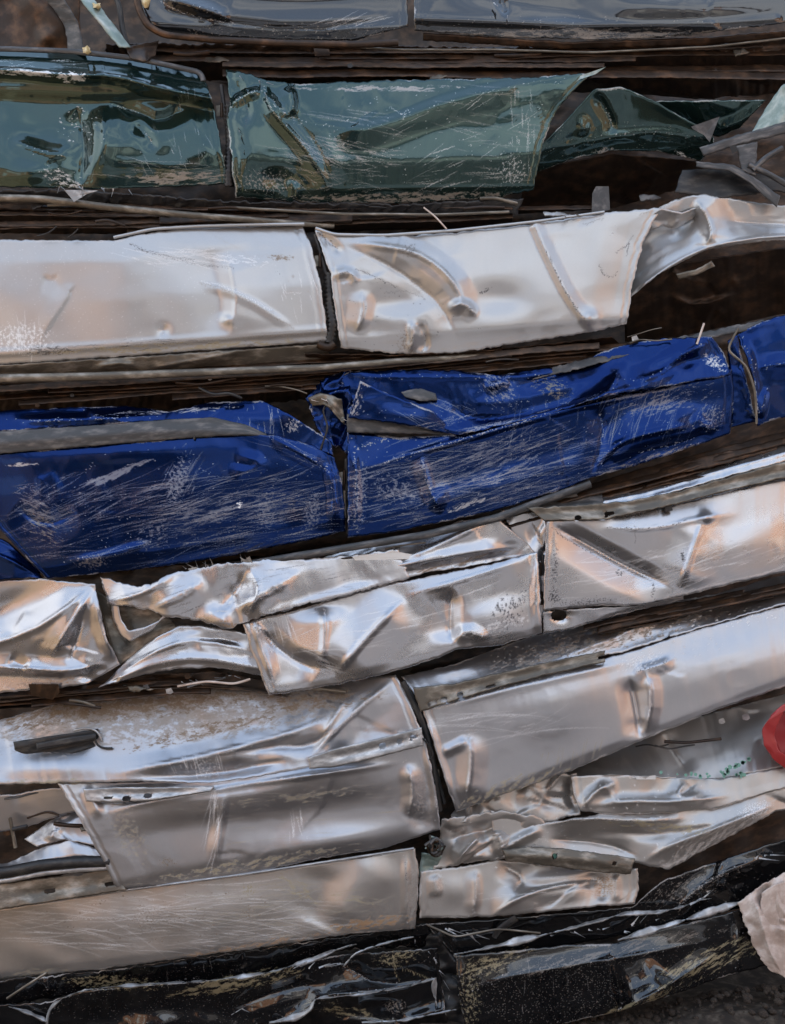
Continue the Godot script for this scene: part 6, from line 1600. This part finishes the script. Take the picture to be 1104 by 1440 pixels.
	finish(mats.p8, "p8", Color(0.006, 0.006, 0.007), 0.0, 0.1, [
		["C", 760, 1390, 110, 50, 900, 0.9, 0.5, 5], ["C", 900, 1370, 120, 60, 700, 0.9, 0.45, 5], ["C", 250, 1400, 240, 40, 900, 1.0, 0.4, 5], ["P", 1000, 1350, 120, 24, -22, 0.25, 0.75, 8, 2.0, 4.0], ["P", 680, 1360, 50, 14, -14, 0.3, 0.8, 8, 3.0, 3.0], ["P", 660, 1400, 20, 60, 0, 0.15, 0.7, 8, 3.0, 1.0], ["P", 700, 1345, 60, 10, -12, 0.2, 0.7, 8, 3.0, 4.0], ["P", 850, 1340, 240, 18, -12, 0.1, 0.5, 5, 2.0, 5.0], ["S", 760, 1395, 120, 40, 88, 26, 26, 0.4, 7], ["P", 880, 1418, 100, 8, -20, 0.3, 0.7, 8, 2.0, 4.0],
		["P", 160, 1382, 80, 12, 2, 0.4, 0.75, 8, 2.6, 2.0], ["P", 330, 1382, 110, 14, -10, 0.4, 0.8, 8, 2.0, 4.0], ["P", 560, 1345, 40, 14, -10, 0.2, 0.7, 8, 3.0, 2.0], ["L", [540, 1350, 570, 1362, 610, 1378], 4, 0.7, 8], ["L", [552, 1335, 556, 1365, 562, 1380], 3, 0.6, 8], ["P", 555, 1415, 20, 14, 0, 0.2, 0.7, 5, 3.0, 1.0], ["P", 480, 1420, 80, 12, 10, 0.1, 0.6, 8, 2.0, 4.0], ["S", 200, 1350, 250, 40, 84, 60, 14, 0.45, 7], ["C", 400, 1330, 250, 40, 500, 1.0, 0.5, 5], ["C", 980, 1260, 130, 60, 500, 1.3, 0.5, 5], ["P", 960, 1250, 90, 30, -14, 0.0, 0.6, 5, 3.0, 2.0]], 0.8)

func loose_things() -> void:
	# crumpled cream sheet at the right foot of the stack
	var w := thing("crumpled_panel", "crumpled cream white panel standing at the lower right edge", "panel")
	pan(w, "sheet", mats.cream, {t = [1038, 1270, 6, 1060, 1254, 8, 1080, 1240, 6, 1118, 1222, 0, 1270, 1190, 0], l = [1054, 1312, 16, 1060, 1330, 12], b = [1082, 1364, 18, 1102, 1374, 20, 1138, 1380, 16, 1270, 1400, 16], n = 2.0, j = 2.5, s = 2.0, f = [["R", [1058, 1258, 1070, 1290, 1078, 1330, 1100, 1370], 12, 8, 14], ["R", [1084, 1240, 1074, 1275, 1098, 1310], -14, 5, 9], ["R", [1048, 1290, 1068, 1310, 1082, 1352], -6, 5, 8], ["R", [1100, 1232, 1090, 1262, 1112, 1300], 12, 6, 8], ["R", [1054, 1262, 1084, 1300, 1118, 1316], 6, 4, 6]], c = 12, ch = 6.0})
	pan(w, "folded_edge", mats.cream, {t = [1072, 1256, 14, 1086, 1246, 18, 1104, 1240, 14], l = [1070, 1280, 18, 1082, 1306, 18], b = [1098, 1328, 14, 1120, 1330, 10], n = 2.0, c = 6, ch = 4.0, sk = 8, s = 2.0})
	# red lamp housing
	var r := thing("tail_lamp", "red plastic tail lamp lens poking out at the right edge", "lamp")
	pan(r, "rim", mats.redpale, {t = [1088, 1002, 8, 1102, 990, 10, 1160, 972, 10], l = [1072, 1024, 14, 1074, 1046, 14, 1090, 1070, 10], b = [1104, 1080, 8, 1160, 1096, 8], r = [1102, 1000, 12, 1088, 1030, 12, 1094, 1056, 12], n = 0.3, sk = 24, s = 2.0})
	pan(r, "lens", mats.red, {t = [1096, 1006, -4, 1110, 998, -4, 1160, 990, -4], l = [1084, 1030, -4], b = [1102, 1070, -8, 1160, 1086, -8], n = 0.8, sk = 20, s = 2.4})
	# broken bumper brackets wedged beside the green car
	var b := thing("broken_bumper", "broken grey plastic bumper bracket wedged beside the green rear quarter", "bumper")
	pan(b, "crossbar", mats.greyplastic, {t = [985, 208, 8, 1040, 190, 10, 1092, 176, 12, 1180, 150, 12], b = [990, 218, 8, 1042, 202, 10, 1092, 190, 12, 1180, 166, 12], n = 1.0, sk = 10})
	pan(b, "crossbar", mats.greyplastic, {t = [980, 228, 6, 1030, 232, 10, 1060, 250, 12, 1096, 276, 12], b = [980, 234, 6, 1028, 240, 10, 1056, 258, 12, 1092, 290, 12], n = 1.0, sk = 10})
	pan(b, "upright", mats.greyplastic, {t = [1036, 206, 10, 1064, 200, 10], b = [1044, 240, 10, 1062, 246, 10], n = 1.0, sk = 10})
	bar(b, "strut", mats.greyplastic, [1058, 240, 10, 1076, 222, 10, 1100, 208, 10], 4.0)
	bar(b, "strut", mats.greyplastic, [1052, 232, 10, 1080, 244, 10, 1110, 262, 10], 4.0)
	plate(b, "socket", mats.void, [1026, 206, 1034, 203, 1038, 212, 1030, 216], 13, 3.0)
	pan(b, "wing_shard", mats.palegreen, {t = [1078, 150, 0, 1100, 120, 0, 1200, 100, 0], b = [1058, 186, 4, 1092, 176, 4, 1200, 150, 4], n = 1.5})
	pan(b, "scuffed_skin", mats.black, {t = [960, 240, -14, 1030, 236, -10, 1092, 250, -10, 1200, 250, -10], b = [950, 270, -10, 1010, 278, -8, 1092, 268, -8, 1200, 280, -8], n = 3.0, c = 6})
	# loose wires and stalks hanging in the gaps
	for s in [[[52, 332, 2, 70, 328, 6, 80, 318, 8], 1.0, "thin pale wire sticking up from the pale silver door"], [[96, 334, 2, 104, 330, 6, 110, 322, 8], 1.0, "short pale wire beside the thin pale wire on the silver door"], [[596, 292, -6, 612, 304, 0, 628, 322, 0], 1.2, "straw coloured stalk hanging over the pale silver rear door"], [[280, 545, -20, 300, 556, -10, 322, 552, -8, 340, 560, -14], 2.2, "coppery wire loop in the gap over the blue front door"], [[448, 640, -8, 462, 600, -2, 452, 575, -2, 470, 560, -6], 1.4, "dark wire coming out of the torn blue door jamb"], [[990, 455, -4, 985, 470, 0, 980, 484, -2], 1.6, "beaded wire end above the blue rear door"], [[250, 965, -16, 290, 958, -8, 330, 962, -10, 352, 955, -14], 1.8, "dark cable under the torn silver wheel arch"], [[600, 1300, -4, 640, 1318, 2, 700, 1306, 2, 760, 1312, 0], 1.6, "black cable lying along the torn black door edge"]]:
		var wt := thing("loose_wire", s[2], "wire", "loose wires in the gaps")
		bar(wt, "strand", [mats.cream, mats.rust, mats.black, mats.rail][hash(s[2]) % 4], s[0], s[1], 1.0, 6)
	# foam scraps
	var k := 0
	for s in [[205, 2, 7, "yellow foam scrap on the top corner of the grey door"], [136, 8, 5, "yellow foam scrap caught behind the pale green strip"], [122, 71, 5, "pale foam scrap lying on the green door ledge"]]:
		var f := thing("foam_scrap", s[3], "foam", "foam scraps near the top")
		var q: float = s[2]
		pan(f, "foam", mats.foam, {t = [s[0] - q, s[1] - q * 0.6, 0, s[0], s[1] - q, 4, s[0] + q * 0.8, s[1] - q * 0.5, 0], b = [s[0] - q * 0.8, s[1] + q * 0.5, 0, s[0], s[1] + q * 0.9, 4, s[0] + q, s[1] + q * 0.4, 0], n = 3.0, nf = 9.0, s = 1.6, sk = 8, j = 4.0, f = [["D", s[0], s[1], q * 0.7, q * 0.6, 0, 6]]})
		k += 1
